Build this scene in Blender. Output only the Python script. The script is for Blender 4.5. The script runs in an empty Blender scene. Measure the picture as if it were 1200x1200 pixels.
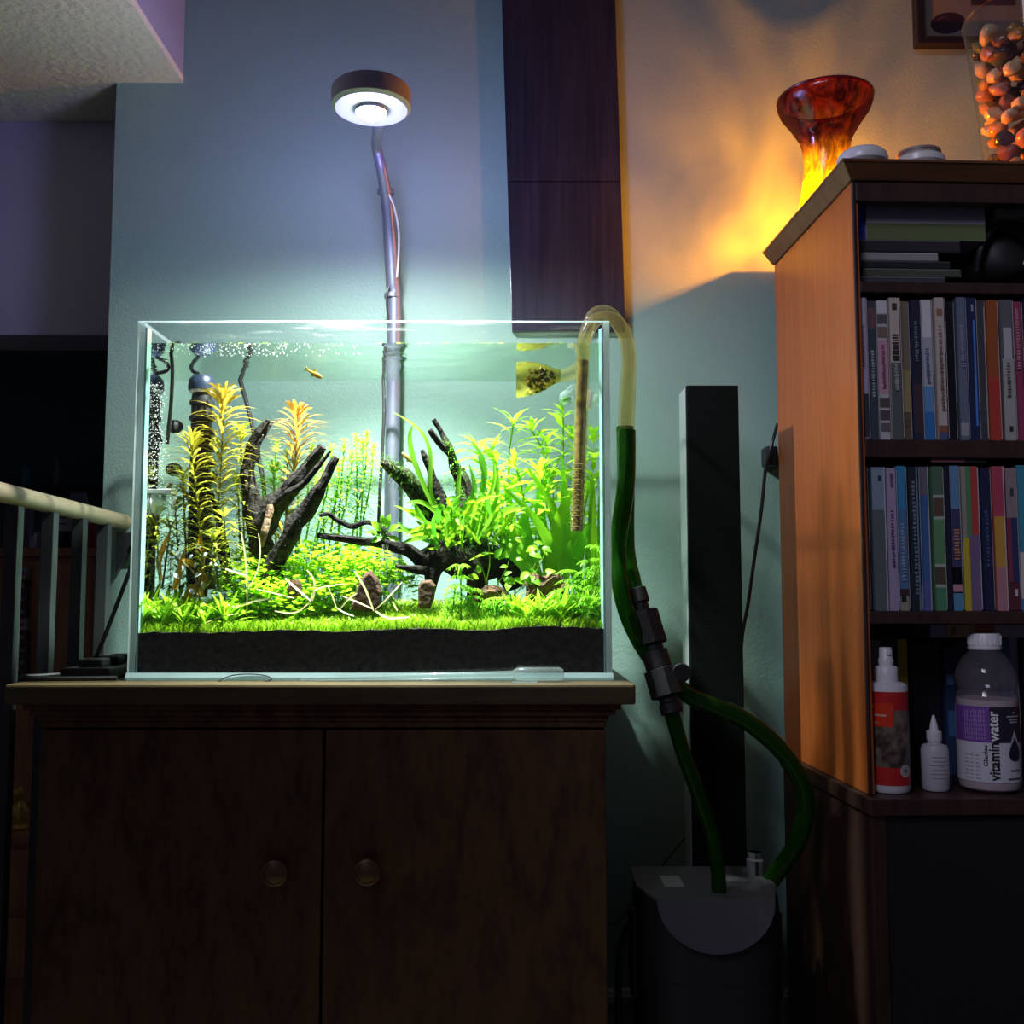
import bpy, bmesh, math, random
from mathutils import Vector, Matrix, noise as mnoise

R = random.Random(7)
scene = bpy.context.scene
COL = scene.collection
rad = math.radians

# ---------------------------------------------------------------- camera
ZC = 0.80                      # camera height above the floor
PITCH = math.atan(100 / 1200)  # tilted slightly up
FPX = 1200.0
cam_d = bpy.data.cameras.new('camera')
cam_d.sensor_width = 36.0
cam_d.lens = 36.0
cam_d.clip_start = 0.02
cam = bpy.data.objects.new('camera', cam_d)
cam.location = (0, 0, ZC)
cam.rotation_euler = (math.pi / 2 + PITCH, 0, 0)
COL.objects.link(cam)
scene.camera = cam

# ---------------------------------------------------------------- world, exposure
world = bpy.data.worlds.new('dim_room_ambient')
world.use_nodes = True
world.node_tree.nodes['Background'].inputs[0].default_value = (0.62, 0.60, 1.0, 1)
world.node_tree.nodes['Background'].inputs[1].default_value = 0.045
scene.world = world
# added bluish fill aimed at the bookcase from behind the camera, no source seen
fill_lamp_d = bpy.data.lights.new('bookcase_fill_light', 'AREA')
fill_lamp_d.shape = 'RECTANGLE'; fill_lamp_d.size = 1.0; fill_lamp_d.size_y = 1.0
fill_lamp_d.energy = 2.2; fill_lamp_d.spread = rad(34); fill_lamp_d.color = (0.80, 0.78, 1.0)
fill_lamp = bpy.data.objects.new('bookcase_fill_light', fill_lamp_d)
fill_lamp.location = (-0.9, -1.2, 2.7)
fill_lamp.rotation_euler = (Vector((1.08, 1.3, 0.90)) - Vector(fill_lamp.location)).to_track_quat('-Z', 'Y').to_euler()
COL.objects.link(fill_lamp)
vs = scene.view_settings
vs.view_transform = 'Standard'
vs.look = 'None'
vs.gamma = 1.0
vs.use_curve_mapping = False
vs.exposure = 0.0
cy = scene.cycles
cy.max_bounces = 12
cy.diffuse_bounces = 4
cy.glossy_bounces = 5
cy.transmission_bounces = 10
cy.transparent_max_bounces = 40
cy.sample_clamp_indirect = 3.0
cy.blur_glossy = 0.6

# ---------------------------------------------------------------- geometry of the view
CP, SP = math.cos(PITCH), math.sin(PITCH)

def ray(px, py):
    u, v = (px - 600) / FPX, (600 - py) / FPX
    return Vector((u, CP - SP * v, SP + CP * v)).normalized()

def W(px, py, Y):
    """world point at distance Y seen at a pixel of the photograph"""
    d = ray(px, py)
    return Vector((0, 0, ZC)) + d * (Y / d.y)

YW = 1.66          # back wall
YF = 1.286         # front of the tank
TW_IN = 0.007      # glass thickness
YWAT = YF + TW_IN + 0.0005   # front face of the water
NW = 1.33

def T(px, py, t):
    """point in the water behind the front glass (t is 1/0.83 of the real depth)"""
    return W(px, py, YWAT + t * 0.83)

# ---------------------------------------------------------------- materials
MATS = {}

def new_mat(name):
    m = bpy.data.materials.new(name)
    m.use_nodes = True
    n = m.node_tree.nodes
    n.clear()
    out = n.new('ShaderNodeOutputMaterial')
    MATS[name] = m
    return m, n, m.node_tree.links, out

def pmat(name, col, rough=0.5, metal=0.0, spec=0.5, bump=None, var=None, coat=0.0):
    """principled material; var=(scale, second colour, stretch) adds noise, bump=(scale, strength)"""
    m, n, l, out = new_mat(name)
    b = n.new('ShaderNodeBsdfPrincipled')
    b.inputs['Base Color'].default_value = (*col, 1)
    b.inputs['Roughness'].default_value = rough
    b.inputs['Metallic'].default_value = metal
    b.inputs['Specular IOR Level'].default_value = spec
    b.inputs['Coat Weight'].default_value = coat
    l.new(b.outputs[0], out.inputs[0])
    if var or bump:
        tc = n.new('ShaderNodeTexCoord')
    if var:
        mp = n.new('ShaderNodeMapping')
        st = var[2] if len(var) > 2 else (1, 1, 1)
        mp.inputs['Scale'].default_value = st
        l.new(tc.outputs['Object'], mp.inputs[0])
        nz = n.new('ShaderNodeTexNoise')
        nz.inputs['Scale'].default_value = var[0]
        nz.inputs['Detail'].default_value = 6
        l.new(mp.outputs[0], nz.inputs[0])
        rp = n.new('ShaderNodeValToRGB')
        rp.color_ramp.elements[0].position = 0.35
        rp.color_ramp.elements[1].position = 0.65
        rp.color_ramp.elements[0].color = (*col, 1)
        rp.color_ramp.elements[1].color = (*var[1], 1)
        l.new(nz.outputs[0], rp.inputs[0])
        l.new(rp.outputs[0], b.inputs['Base Color'])
    if bump:
        nb = n.new('ShaderNodeTexNoise')
        nb.inputs['Scale'].default_value = bump[0]
        nb.inputs['Detail'].default_value = 4
        l.new(tc.outputs['Object'], nb.inputs[0])
        bp = n.new('ShaderNodeBump')
        bp.inputs['Strength'].default_value = bump[1]
        bp.inputs['Distance'].default_value = 0.004
        l.new(nb.outputs[0], bp.inputs['Height'])
        l.new(bp.outputs[0], b.inputs['Normal'])
    return m

def emat(name, col, strength):
    m, n, l, out = new_mat(name)
    e = n.new('ShaderNodeEmission')
    e.inputs[0].default_value = (*col, 1)
    e.inputs[1].default_value = strength
    l.new(e.outputs[0], out.inputs[0])
    return m

def schlick(n, l, f0):
    lw = n.new('ShaderNodeLayerWeight'); lw.inputs[0].default_value = 0.5
    pw = n.new('ShaderNodeMath'); pw.operation = 'POWER'; pw.inputs[1].default_value = 5.0
    l.new(lw.outputs['Facing'], pw.inputs[0])
    mr = n.new('ShaderNodeMapRange'); mr.inputs[3].default_value = f0; mr.inputs[4].default_value = 1.0
    l.new(pw.outputs[0], mr.inputs[0])
    return mr

def thin_glass(name, tint, ior=1.45, rough=0.02, haze=None):
    """clear thin glass: passes light, mirrors by Fresnel; haze=(colour, amount) adds a milky share"""
    m, n, l, out = new_mat(name)
    tr = n.new('ShaderNodeBsdfTransparent')
    tr.inputs[0].default_value = (*tint, 1)
    gl = n.new('ShaderNodeBsdfGlossy')
    gl.inputs['Roughness'].default_value = rough
    fr = schlick(n, l, ((ior - 1) / (ior + 1)) ** 2)
    mx = n.new('ShaderNodeMixShader')
    l.new(fr.outputs[0], mx.inputs[0])
    src = tr
    if haze:
        tl = n.new('ShaderNodeBsdfTranslucent')
        tl.inputs[0].default_value = (*haze[0], 1)
        df = n.new('ShaderNodeBsdfDiffuse')
        df.inputs[0].default_value = (*haze[0], 1)
        hm = n.new('ShaderNodeMixShader')
        hm.inputs[0].default_value = 0.5
        l.new(tl.outputs[0], hm.inputs[1])
        l.new(df.outputs[0], hm.inputs[2])
        h2 = n.new('ShaderNodeMixShader')
        h2.inputs[0].default_value = haze[1]
        l.new(tr.outputs[0], h2.inputs[1])
        l.new(hm.outputs[0], h2.inputs[2])
        src = h2
    l.new(src.outputs[0], mx.inputs[1])
    l.new(gl.outputs[0], mx.inputs[2])
    l.new(mx.outputs[0], out.inputs[0])
    return m

def plant_mat(name, use_attr=True, c1=None, c2=None, transl=0.45, rough=0.4):
    m, n, l, out = new_mat(name)
    if use_attr:
        a = n.new('ShaderNodeAttribute')
        a.attribute_name = 'Col'
        csock = a.outputs['Color']
    else:
        oi = n.new('ShaderNodeObjectInfo')
        mx0 = n.new('ShaderNodeMix')
        mx0.data_type = 'RGBA'
        mx0.inputs[6].default_value = (*c1, 1)
        mx0.inputs[7].default_value = (*c2, 1)
        l.new(oi.outputs['Random'], mx0.inputs[0])
        csock = mx0.outputs[2]
    b = n.new('ShaderNodeBsdfPrincipled')
    b.inputs['Roughness'].default_value = rough
    b.inputs['Specular IOR Level'].default_value = 0.25
    tl = n.new('ShaderNodeBsdfTranslucent')
    l.new(csock, b.inputs['Base Color'])
    l.new(csock, tl.inputs[0])
    mx = n.new('ShaderNodeMixShader')
    mx.inputs[0].default_value = transl
    l.new(b.outputs[0], mx.inputs[1])
    l.new(tl.outputs[0], mx.inputs[2])
    l.new(mx.outputs[0], out.inputs[0])
    return m

def wood_mat(name, c1, c2, rough=0.4, axis='Z', scale=6.0, stretch=0.12, bump=0.1):
    """procedural wood: wavy figure stretched along one axis"""
    m, n, l, out = new_mat(name)
    b = n.new('ShaderNodeBsdfPrincipled')
    b.inputs['Roughness'].default_value = rough
    tc = n.new('ShaderNodeTexCoord')
    mp = n.new('ShaderNodeMapping')
    s = [1, 1, 1]
    s['XYZ'.index(axis)] = stretch
    mp.inputs['Scale'].default_value = s
    l.new(tc.outputs['Object'], mp.inputs[0])
    n1 = n.new('ShaderNodeTexNoise')
    n1.inputs['Scale'].default_value = scale
    n1.inputs['Detail'].default_value = 3
    l.new(mp.outputs[0], n1.inputs[0])
    mul = n.new('ShaderNodeMath')
    mul.operation = 'MULTIPLY'
    mul.inputs[1].default_value = 9.0
    l.new(n1.outputs[0], mul.inputs[0])
    frc = n.new('ShaderNodeMath')
    frc.operation = 'PINGPONG'
    frc.inputs[1].default_value = 0.5
    l.new(mul.outputs[0], frc.inputs[0])
    n2 = n.new('ShaderNodeTexNoise')
    n2.inputs['Scale'].default_value = scale * 25
    n2.inputs['Detail'].default_value = 4
    l.new(mp.outputs[0], n2.inputs[0])
    ad = n.new('ShaderNodeMath')
    ad.operation = 'MULTIPLY_ADD'
    ad.inputs[1].default_value = 0.7
    l.new(frc.outputs[0], ad.inputs[0])
    l.new(n2.outputs[0], ad.inputs[2])
    rp = n.new('ShaderNodeValToRGB')
    rp.color_ramp.elements[0].position = 0.35
    rp.color_ramp.elements[1].position = 0.85
    rp.color_ramp.elements[0].color = (*c2, 1)
    rp.color_ramp.elements[1].color = (*c1, 1)
    l.new(ad.outputs[0], rp.inputs[0])
    l.new(rp.outputs[0], b.inputs['Base Color'])
    bp = n.new('ShaderNodeBump')
    bp.inputs['Strength'].default_value = bump
    bp.inputs['Distance'].default_value = 0.002
    l.new(n2.outputs[0], bp.inputs['Height'])
    l.new(bp.outputs[0], b.inputs['Normal'])
    l.new(b.outputs[0], out.inputs[0])
    return m

def print_mat(name='flat_print', rough=0.35):
    m, n, l, out = new_mat(name)
    a = n.new('ShaderNodeAttribute')
    a.attribute_name = 'Col'
    b = n.new('ShaderNodeBsdfPrincipled')
    b.inputs['Roughness'].default_value = rough
    b.inputs['Specular IOR Level'].default_value = 0.3
    l.new(a.outputs['Color'], b.inputs['Base Color'])
    l.new(b.outputs[0], out.inputs[0])
    return m

# ---------------------------------------------------------------- mesh helper
WLOC = {}
INSIDE = {'plant_tissue', 'withered_leaf', 'orange_old_leaf'}     # pressed against the glass at most

class MB:
    def __init__(s):
        s.v, s.f, s.c, s.m = [], [], [], []
        s.col = (1, 1, 1)
        s.mi = 0

    def add(s, vs_, fs_):
        b = len(s.v)
        for p in vs_:
            s.v.append(Vector(p))
            s.c.append(s.col)
        for f in fs_:
            s.f.append([b + i for i in f])
            s.m.append(s.mi)
        return s

    def box(s, lo, hi, mat=None):
        x0, y0, z0 = lo
        x1, y1, z1 = hi
        p = [(x0, y0, z0), (x1, y0, z0), (x1, y1, z0), (x0, y1, z0),
             (x0, y0, z1), (x1, y0, z1), (x1, y1, z1), (x0, y1, z1)]
        if mat:
            p = [mat @ Vector(q) for q in p]
        return s.add(p, [(0, 3, 2, 1), (4, 5, 6, 7), (0, 1, 5, 4), (1, 2, 6, 5), (2, 3, 7, 6), (3, 0, 4, 7)])

    def quad(s, a, b, c, d):
        return s.add([a, b, c, d], [(0, 1, 2, 3)])

    def tube(s, pts, radii, seg=8, cap=True, bumpy=0.0, freq=40.0, flat=None):
        pts = [Vector(p) for p in pts]
        n = len(pts)
        if not hasattr(radii, '__len__'):
            radii = [radii] * n
        b = len(s.v)
        up = None
        for i, p in enumerate(pts):
            d = (pts[min(i + 1, n - 1)] - pts[max(i - 1, 0)])
            d = d.normalized() if d.length > 1e-9 else Vector((0, 0, 1))
            if up is None:
                up = Vector((0, 1, 0)) if abs(d.y) < 0.9 else Vector((1, 0, 0))
            x = d.cross(up).normalized()
            up = x.cross(d).normalized()
            for k in range(seg):
                a = 2 * math.pi * k / seg
                r = radii[i]
                q = x * math.cos(a) + up * math.sin(a) * (flat or 1)
                if bumpy:
                    r *= 1 + bumpy * mnoise.noise((p + q * r) * freq)
                s.v.append(p + q * r)
                s.c.append(s.col)
        for i in range(n - 1):
            for k in range(seg):
                k2 = (k + 1) % seg
                s.f.append([b + i * seg + k, b + i * seg + k2, b + (i + 1) * seg + k2, b + (i + 1) * seg + k])
                s.m.append(s.mi)
        if cap:
            s.f.append([b + k for k in range(seg)][::-1]); s.m.append(s.mi)
            s.f.append([b + (n - 1) * seg + k for k in range(seg)]); s.m.append(s.mi)
        return s

    def lathe(s, prof, c=(0, 0, 0), seg=24, cap_bot=True, cap_top=True, mat=None, sx=1.0, sy=1.0, a0=0.0, a1=2 * math.pi):
        """prof: list of (radius, z)"""
        b = len(s.v)
        c = Vector(c)
        full = abs(a1 - a0 - 2 * math.pi) < 1e-6
        ns = seg if full else seg + 1
        for r, z in prof:
            for k in range(ns):
                a = a0 + (a1 - a0) * k / seg
                p = Vector((r * math.cos(a) * sx, r * math.sin(a) * sy, z))
                s.v.append((mat @ p if mat else p) + c)
                s.c.append(s.col)
        for i in range(len(prof) - 1):
            for k in range(seg):
                k2 = (k + 1) % ns
                s.f.append([b + i * ns + k, b + i * ns + k2, b + (i + 1) * ns + k2, b + (i + 1) * ns + k])
                s.m.append(s.mi)
        if full and cap_bot:
            s.f.append([b + k for k in range(ns)][::-1]); s.m.append(s.mi)
        if full and cap_top:
            s.f.append([b + (len(prof) - 1) * ns + k for k in range(ns)]); s.m.append(s.mi)
        return s

    def blob(s, c, r, sub=1, amp=0.25, freq=30, scale=(1, 1, 1), rot=None):
        bm = bmesh.new()
        bmesh.ops.create_icosphere(bm, subdivisions=sub, radius=1)
        c = Vector(c)
        vs_ = []
        for v in bm.verts:
            k = 1 + amp * mnoise.noise(v.co * 1.7 + c * freq)
            p = Vector((v.co.x * scale[0], v.co.y * scale[1], v.co.z * scale[2])) * r * k
            if rot:
                p = rot @ p
            vs_.append(p + c)
        fs_ = [[v.index for v in f.verts] for f in bm.faces]
        bm.free()
        return s.add(vs_, fs_)

    def ribbon(s, pts, width, up=(0, -1, 0), prof=None, fold=0.0):
        """leaf-like strip along pts; prof gives the width share along it"""
        pts = [Vector(p) for p in pts]
        n = len(pts)
        up = Vector(up)
        b = len(s.v)
        for i, p in enumerate(pts):
            d = (pts[min(i + 1, n - 1)] - pts[max(i - 1, 0)]).normalized()
            x = d.cross(up)
            x = x.normalized() if x.length > 1e-6 else Vector((1, 0, 0))
            nn = x.cross(d).normalized()
            u = i / (n - 1)
            w = width * (prof(u) if prof else math.sin(math.pi * min(0.97, max(0.06, u * 0.93 + 0.05))))
            s.v += [p - x * w / 2 + nn * fold * w, p.copy(), p + x * w / 2 + nn * fold * w]
            s.c += [s.col] * 3
        for i in range(n - 1):
            for k in (0, 1):
                s.f.append([b + i * 3 + k, b + i * 3 + k + 1, b + i * 3 + 4 + k, b + i * 3 + 3 + k])
                s.m.append(s.mi)
        return s

    def leaf(s, base, d, L, Wd, droop=0.3, up=None, n=3, prof=None):
        base = Vector(base)
        d = Vector(d).normalized()
        pts = [base + d * L * (i / n) + Vector((0, 0, -droop * L * (i / n) ** 2)) for i in range(n + 1)]
        if up is None:
            up = Vector((0, 0, 1)) if abs(d.z) < 0.85 else Vector((0, -1, 0))
        return s.ribbon(pts, Wd, up, prof)

    def build(s, name, mats, parent=None, smooth=True, origin=None, bevel=0.0, keep_col=None):
        if not isinstance(mats, (list, tuple)):
            mats = [mats]
        if mats[0].name in INSIDE:
            for p in s.v:
                p.x = min(max(p.x, wx0 + .001), wx1 - .001)
                p.y = min(max(p.y, wy0 + .001), wy1 - .001)
        if parent is not None:
            o0 = WLOC[parent.name] if origin is None else Vector(origin)
        elif origin is not None:
            o0 = Vector(origin)
        else:
            xs = [p.x for p in s.v]; ys = [p.y for p in s.v]; zs = [p.z for p in s.v]
            o0 = Vector(((min(xs) + max(xs)) / 2, (min(ys) + max(ys)) / 2, min(zs)))
        me = bpy.data.meshes.new(name)
        me.from_pydata([tuple(p - o0) for p in s.v], [], s.f)
        at = me.color_attributes.new('Col', 'FLOAT_COLOR', 'POINT')
        at.data.foreach_set('color', [x for c in s.c for x in (c[0], c[1], c[2], 1.0)])
        for m in mats:
            me.materials.append(m)
        me.polygons.foreach_set('material_index', s.m)
        if bevel or True:
            bm = bmesh.new()
            bm.from_mesh(me)
            bmesh.ops.recalc_face_normals(bm, faces=bm.faces)
            if bevel:
                eds = [e for e in bm.edges if len(e.link_faces) == 2 and e.calc_face_angle(0) > 0.6]
                bmesh.ops.bevel(bm, geom=eds, offset=bevel, segments=2, affect='EDGES', profile=0.6)
            bm.to_mesh(me)
            bm.free()
        if smooth:
            me.polygons.foreach_set('use_smooth', [True] * len(me.polygons))
            try:
                me.set_sharp_from_angle(angle=rad(38))
            except Exception:
                pass
        o = bpy.data.objects.new(name, me)
        COL.objects.link(o)
        place(o, o0, parent)
        return o

def place(o, wloc, parent=None):
    wloc = Vector(wloc)
    if parent is not None:
        o.parent = parent
        o.location = wloc - WLOC[parent.name]
    else:
        o.location = wloc
    WLOC[o.name] = wloc

def root(name, loc, label, cat, group=None):
    e = bpy.data.objects.new(name, None)
    e.empty_display_size = 0.02
    COL.objects.link(e)
    place(e, loc)
    return tag(e, label, cat, group)

def tag(o, label=None, cat=None, group=None, kind=None):
    if label: o['label'] = label
    if cat: o['category'] = cat
    if group: o['group'] = group
    if kind: o['kind'] = kind
    return o

def inst(name, mesh, mat4, parent=None):
    """an object sharing mesh data, placed by a world matrix (parents are unrotated empties)"""
    o = bpy.data.objects.new(name, mesh)
    COL.objects.link(o)
    if parent is not None:
        o.parent = parent
        mat4 = Matrix.Translation(-WLOC[parent.name]) @ mat4
    o.matrix_basis = mat4
    return o

def smooth_path(pts, n=6):
    """Catmull-Rom through the points"""
    P = [Vector(p) for p in pts]
    out = []
    for i in range(len(P) - 1):
        p0, p1, p2, p3 = P[max(i - 1, 0)], P[i], P[i + 1], P[min(i + 2, len(P) - 1)]
        for k in range(n):
            t = k / n
            out.append(0.5 * ((2 * p1) + (p2 - p0) * t + (2 * p0 - 5 * p1 + 4 * p2 - p3) * t * t
                              + (3 * p1 - p0 - 3 * p2 + p3) * t ** 3))
    out.append(P[-1])
    return out

def lerp(a, b, t):
    return a + (b - a) * t

def lerps(vals, n):
    """resample a list of numbers to n values"""
    out = []
    for i in range(n):
        x = i / (n - 1) * (len(vals) - 1)
        k = min(int(x), len(vals) - 2)
        out.append(lerp(vals[k], vals[k + 1], x - k))
    return out

# ---------------------------------------------------------------- lamps of the room
LED = W(435, 139, 1.32)            # the aquarium lamp's diodes
AMB = W(968, 240, 1.50)            # the bulb inside the amber vase (height set below)

def spot(name, loc, energy, col, size_deg, blend, radius, parent=None):
    d = bpy.data.lights.new(name, 'SPOT')
    d.energy = energy; d.color = col
    d.spot_size = rad(size_deg); d.spot_blend = blend
    d.shadow_soft_size = radius
    o = bpy.data.objects.new(name, d)
    COL.objects.link(o)
    place(o, loc, parent)
    return o

def point(name, loc, energy, col, radius, parent=None):
    d = bpy.data.lights.new(name, 'POINT')
    d.energy = energy; d.color = col
    d.shadow_soft_size = radius
    o = bpy.data.objects.new(name, d)
    COL.objects.link(o)
    place(o, loc, parent)
    return o

# ================================================================ materials
m_wall = pmat('sage_wall_paint', (0.285, 0.44, 0.38), 0.55, bump=(260, 0.22))
m_purple = pmat('violet_lit_wall', (0.46, 0.45, 0.60), 0.6, bump=(260, 0.2))  # violet lamplight on bulkhead and ceiling step, put into the wall colour
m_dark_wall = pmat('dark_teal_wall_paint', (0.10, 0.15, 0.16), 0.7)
m_ceil = pmat('textured_ceiling_plaster', (0.95, 0.91, 0.70), 0.9, bump=(70, 0.9))
m_floor = pmat('dark_floor', (0.05, 0.04, 0.035), 0.6, var=(9, (0.075, 0.055, 0.045)))
m_trim = pmat('off_white_trim', (0.6, 0.56, 0.52), 0.4)
m_stand = wood_mat('oak_ply_stain', (0.130, 0.062, 0.018), (0.050, 0.021, 0.006), 0.6, 'Z', 4.5, 0.34)
m_stand_top = wood_mat('oak_top_stain', (0.12, 0.085, 0.03), (0.07, 0.048, 0.018), 0.55, 'X', 8, 0.1)
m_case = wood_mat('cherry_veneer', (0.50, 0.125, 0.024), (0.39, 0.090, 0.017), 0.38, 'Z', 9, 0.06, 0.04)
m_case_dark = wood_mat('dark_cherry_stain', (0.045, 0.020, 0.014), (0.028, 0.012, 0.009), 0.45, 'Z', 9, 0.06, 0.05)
m_brass = pmat('dull_brass', (0.20, 0.12, 0.06), 0.4, 0.6)
m_black = pmat('black_plastic', (0.012, 0.013, 0.014), 0.45)
m_black_soft = pmat('black_rubber', (0.015, 0.016, 0.016), 0.6)
m_speaker_cloth = pmat('speaker_grille_cloth', (0.006, 0.009, 0.008), 0.9, spec=0.08, bump=(600, 0.4))
m_silver = pmat('silver_plastic', (0.52, 0.55, 0.55), 0.35, 0.4)
m_grey = pmat('grey_plastic', (0.10, 0.105, 0.115), 0.5, bump=(300, 0.2))
m_filter = pmat('charcoal_plastic', (0.02, 0.022, 0.024), 0.55)
m_panel = wood_mat('dark_lacquered_board', (0.030, 0.030, 0.048), (0.016, 0.016, 0.026), 0.24, 'Z', 5, 0.05, 0.05)
m_white = pmat('white_ceramic', (0.72, 0.71, 0.68), 0.3)
m_white_plastic = pmat('white_plastic', (0.66, 0.66, 0.68), 0.4)
m_print = print_mat()
m_lamp_metal = pmat('brushed_lamp_metal', (0.24, 0.25, 0.34), 0.45, 0.6)
m_lamp_body = pmat('lamp_body_glare_tint', (0.42, 0.42, 0.55), 0.45, 0.2)  # dark lamp body coloured pale blue to blend with the glare around it
m_led = emat('lit_diodes', (0.93, 0.96, 1.0), 60.0)
m_rail = pmat('pale_varnished_handrail', (0.62, 0.50, 0.32), 0.4, var=(20, (0.52, 0.4, 0.24), (6, 0.4, 6)))
m_iron = pmat('painted_iron', (0.05, 0.055, 0.055), 0.35)
m_tank = thin_glass('tank_glass', (0.985, 0.995, 0.99), 1.25, 0.0)
m_plant = plant_mat('plant_tissue')
m_hygro = plant_mat('lime_leaf', False, (0.46, 0.74, 0.03), (0.27, 0.58, 0.02))
m_sword = plant_mat('deep_green_leaf', False, (0.14, 0.46, 0.02), (0.30, 0.64, 0.02))
m_fern = plant_mat('fern_leaf', False, (0.08, 0.34, 0.02), (0.30, 0.60, 0.03))
m_soil = pmat('dark_aquarium_soil', (0.018, 0.015, 0.011), 0.95, var=(120, (0.05, 0.042, 0.03)), bump=(240, 1.0))
m_wood_in = pmat('soaked_driftwood', (0.010, 0.009, 0.008), 0.95, spec=.15, var=(110, (0.036, 0.031, 0.026)), bump=(160, 1.0))
m_wood_tan = pmat('tan_bare_driftwood', (0.30, 0.19, 0.10), 0.8, var=(90, (0.12, 0.07, 0.04)), bump=(160, 0.8))
m_rock = pmat('rust_brown_stone', (0.11, 0.055, 0.020), 0.9, var=(60, (0.06, 0.03, 0.012)), bump=(110, 1.0))
m_hose = thin_glass('green_hose', (0.16, 0.46, 0.05), 1.35, 0.15, ((0.02, 0.115, 0.008), 0.65))
m_pipe = thin_glass('stained_glass_pipe', (0.93, 0.89, 0.70), 1.5, 0.03, ((0.85, 0.72, 0.40), 0.10))
m_algae = pmat('brown_algae_film', (0.075, 0.045, 0.008), 0.85, var=(110, (0.24, 0.18, 0.02)))
m_bubble = pmat('bright_bubble', (0.9, 0.93, 0.93), 0.15)
m_clear = thin_glass('clear_plastic', (0.88, 0.93, 0.92), 1.45, 0.05, ((0.75, 0.88, 0.88), 0.22))
m_edge = thin_glass('glass_edge_glow', (0.6, 0.95, 0.95), 1.4, 0.1, ((0.82, 1.0, 1.0), 0.95))  # light piped to the cut edges, put into a bright milky cyan
m_glow_strip = pmat('cyan_edge_glow', (0.55, 0.92, 0.95), 0.15, 0.5)  # cyan glow of the tank's corners put into the colour
m_text_dark = pmat('black_ink', (0.01, 0.01, 0.012), 0.5)
m_text_white = pmat('white_ink', (0.75, 0.75, 0.78), 0.5)

# ================================================================ the setting
def struct(o):
    o['kind'] = 'structure'
    return o

struct(MB().box((-4, -1.2, -0.05), (3.2, 4.2, 0)).build('floor', m_floor, smooth=False))
xl = W(130, 300, YW).x
WTOP = 2.6
struct(MB().box((xl, YW, 0), (2.6, YW + 0.12, WTOP)).build('wall_back', m_wall, smooth=False))
# dropped ceiling block over the stairs
zs_ = W(172, 89, YW).z
xs_ = W(215, 89, YW).x
struct(MB().box((-3.5, 0.25, zs_ - 0.012), (xs_, 3.6, zs_)).build('ceiling', m_ceil, smooth=False))
struct(MB().box((xs_ - 0.02, 0.25, zs_), (xs_, YW - 0.001, WTOP)).build('wall_ceiling_step', m_purple, smooth=False))
zb = W(60, 392, 1.80).z
struct(MB().box((-3.5, 1.80, zb), (xl - 0.005, 1.92, zs_ - 0.013)).build('wall_bulkhead', m_purple, smooth=False))
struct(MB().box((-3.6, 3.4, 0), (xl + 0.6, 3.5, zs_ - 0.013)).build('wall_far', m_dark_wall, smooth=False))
bbz = W(730, 1157, YW).z
bb = MB()
bb.box((xl, YW - 0.014, 0), (2.6, YW - 0.0005, bbz))
bb.box((xl, YW - 0.020, bbz - 0.018), (2.6, YW - 0.0141, bbz - 0.006))
struct(bb.build('baseboard_back', m_trim, smooth=False, bevel=0.002))

# ================================================================ aquarium stand
zt = W(436, 797.5, YF).z           # top of the stand
YS0 = 1.228
sx0, sx1 = W(5, 806, YS0).x, W(745, 806, YS0).x
YS1 = YW - 0.03
st = root('aquarium_stand', ((sx0 + sx1) / 2, 1.43, 0), 'dark oak cabinet with two plain doors carrying the planted aquarium', 'cabinet')
h1 = W(400, 826, YS0).z
h2 = W(400, 852, YS0 + 0.03).z
MB().box((sx0, YS0, h1), (sx1, YS1, zt)).build('top_board', m_stand_top, st, smooth=False, bevel=0.003)
co = MB()
for i, k in enumerate((0.016, 0.022, 0.030, 0.033)):
    za = lerp(h1, h2, i / 4); zb_ = lerp(h1, h2, (i + 1) / 4)
    co.box((sx0 + k, YS0 + k * 0.8, zb_), (sx1 - k, YS1 - 0.005, za - 0.0002))
co.build('cornice', m_stand, st, smooth=False, bevel=0.0015)
bx0, bx1 = W(49, 900, YS0 + 0.035).x, W(709, 900, YS0 + 0.035).x
BY = YS0 + 0.045
MB().box((bx0, BY, 0.0), (bx0 + 0.018, YS1 - 0.01, h2)).build('side_panel', m_stand, st, smooth=False)
MB().box((bx1 - 0.018, BY, 0.0), (bx1, YS1 - 0.01, h2)).build('side_panel', m_stand, st, smooth=False)
MB().box((bx0 + 0.018, YS1 - 0.02, 0.0), (bx1 - 0.018, YS1 - 0.01, h2)).build('back_panel', m_stand, st, smooth=False)
MB().box((bx0 + 0.018, BY + 0.02, 0.0), (bx1 - 0.018, BY + 0.035, 0.07)).build('plinth', m_stand, st, smooth=False)
xm = W(381, 900, BY - 0.01).x
for a, b_, kx, ky in ((bx0, xm - 0.0016, 323, 1022), (xm + 0.0016, bx1, 431, 1021)):
    d_ = MB().box((a, BY - 0.018, 0.075), (b_, BY - 0.0005, h2 - 0.003)).build('door', m_stand, st, smooth=False, bevel=0.0015)
    kc = W(kx, ky, BY - 0.03)
    rm = Matrix.Rotation(rad(90), 3, 'X')
    MB().lathe([(0.007, 0), (0.007, 0.008), (0.0135, 0.011), (0.0160, 0.016), (0.0155, 0.019), (0.0125, 0.0205), (0.0125, 0.0195), (0.006, 0.0225), (0.0, 0.023)],
               (kc.x, BY - 0.0178, kc.z), 20, mat=rm).build('knob', m_brass, d_)

# ================================================================ aquarium glass
tx0, tx1 = W(155, 590, YF).x, W(716, 590, YF).x
tz0, tz1 = zt + 0.0008, W(436, 376, YF).z
TD = 0.25
G = TW_IN
aq = root('aquarium', ((tx0 + tx1) / 2, YF + TD / 2, zt), 'rimless glass aquarium filled with water on the dark oak cabinet', 'aquarium')

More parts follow.
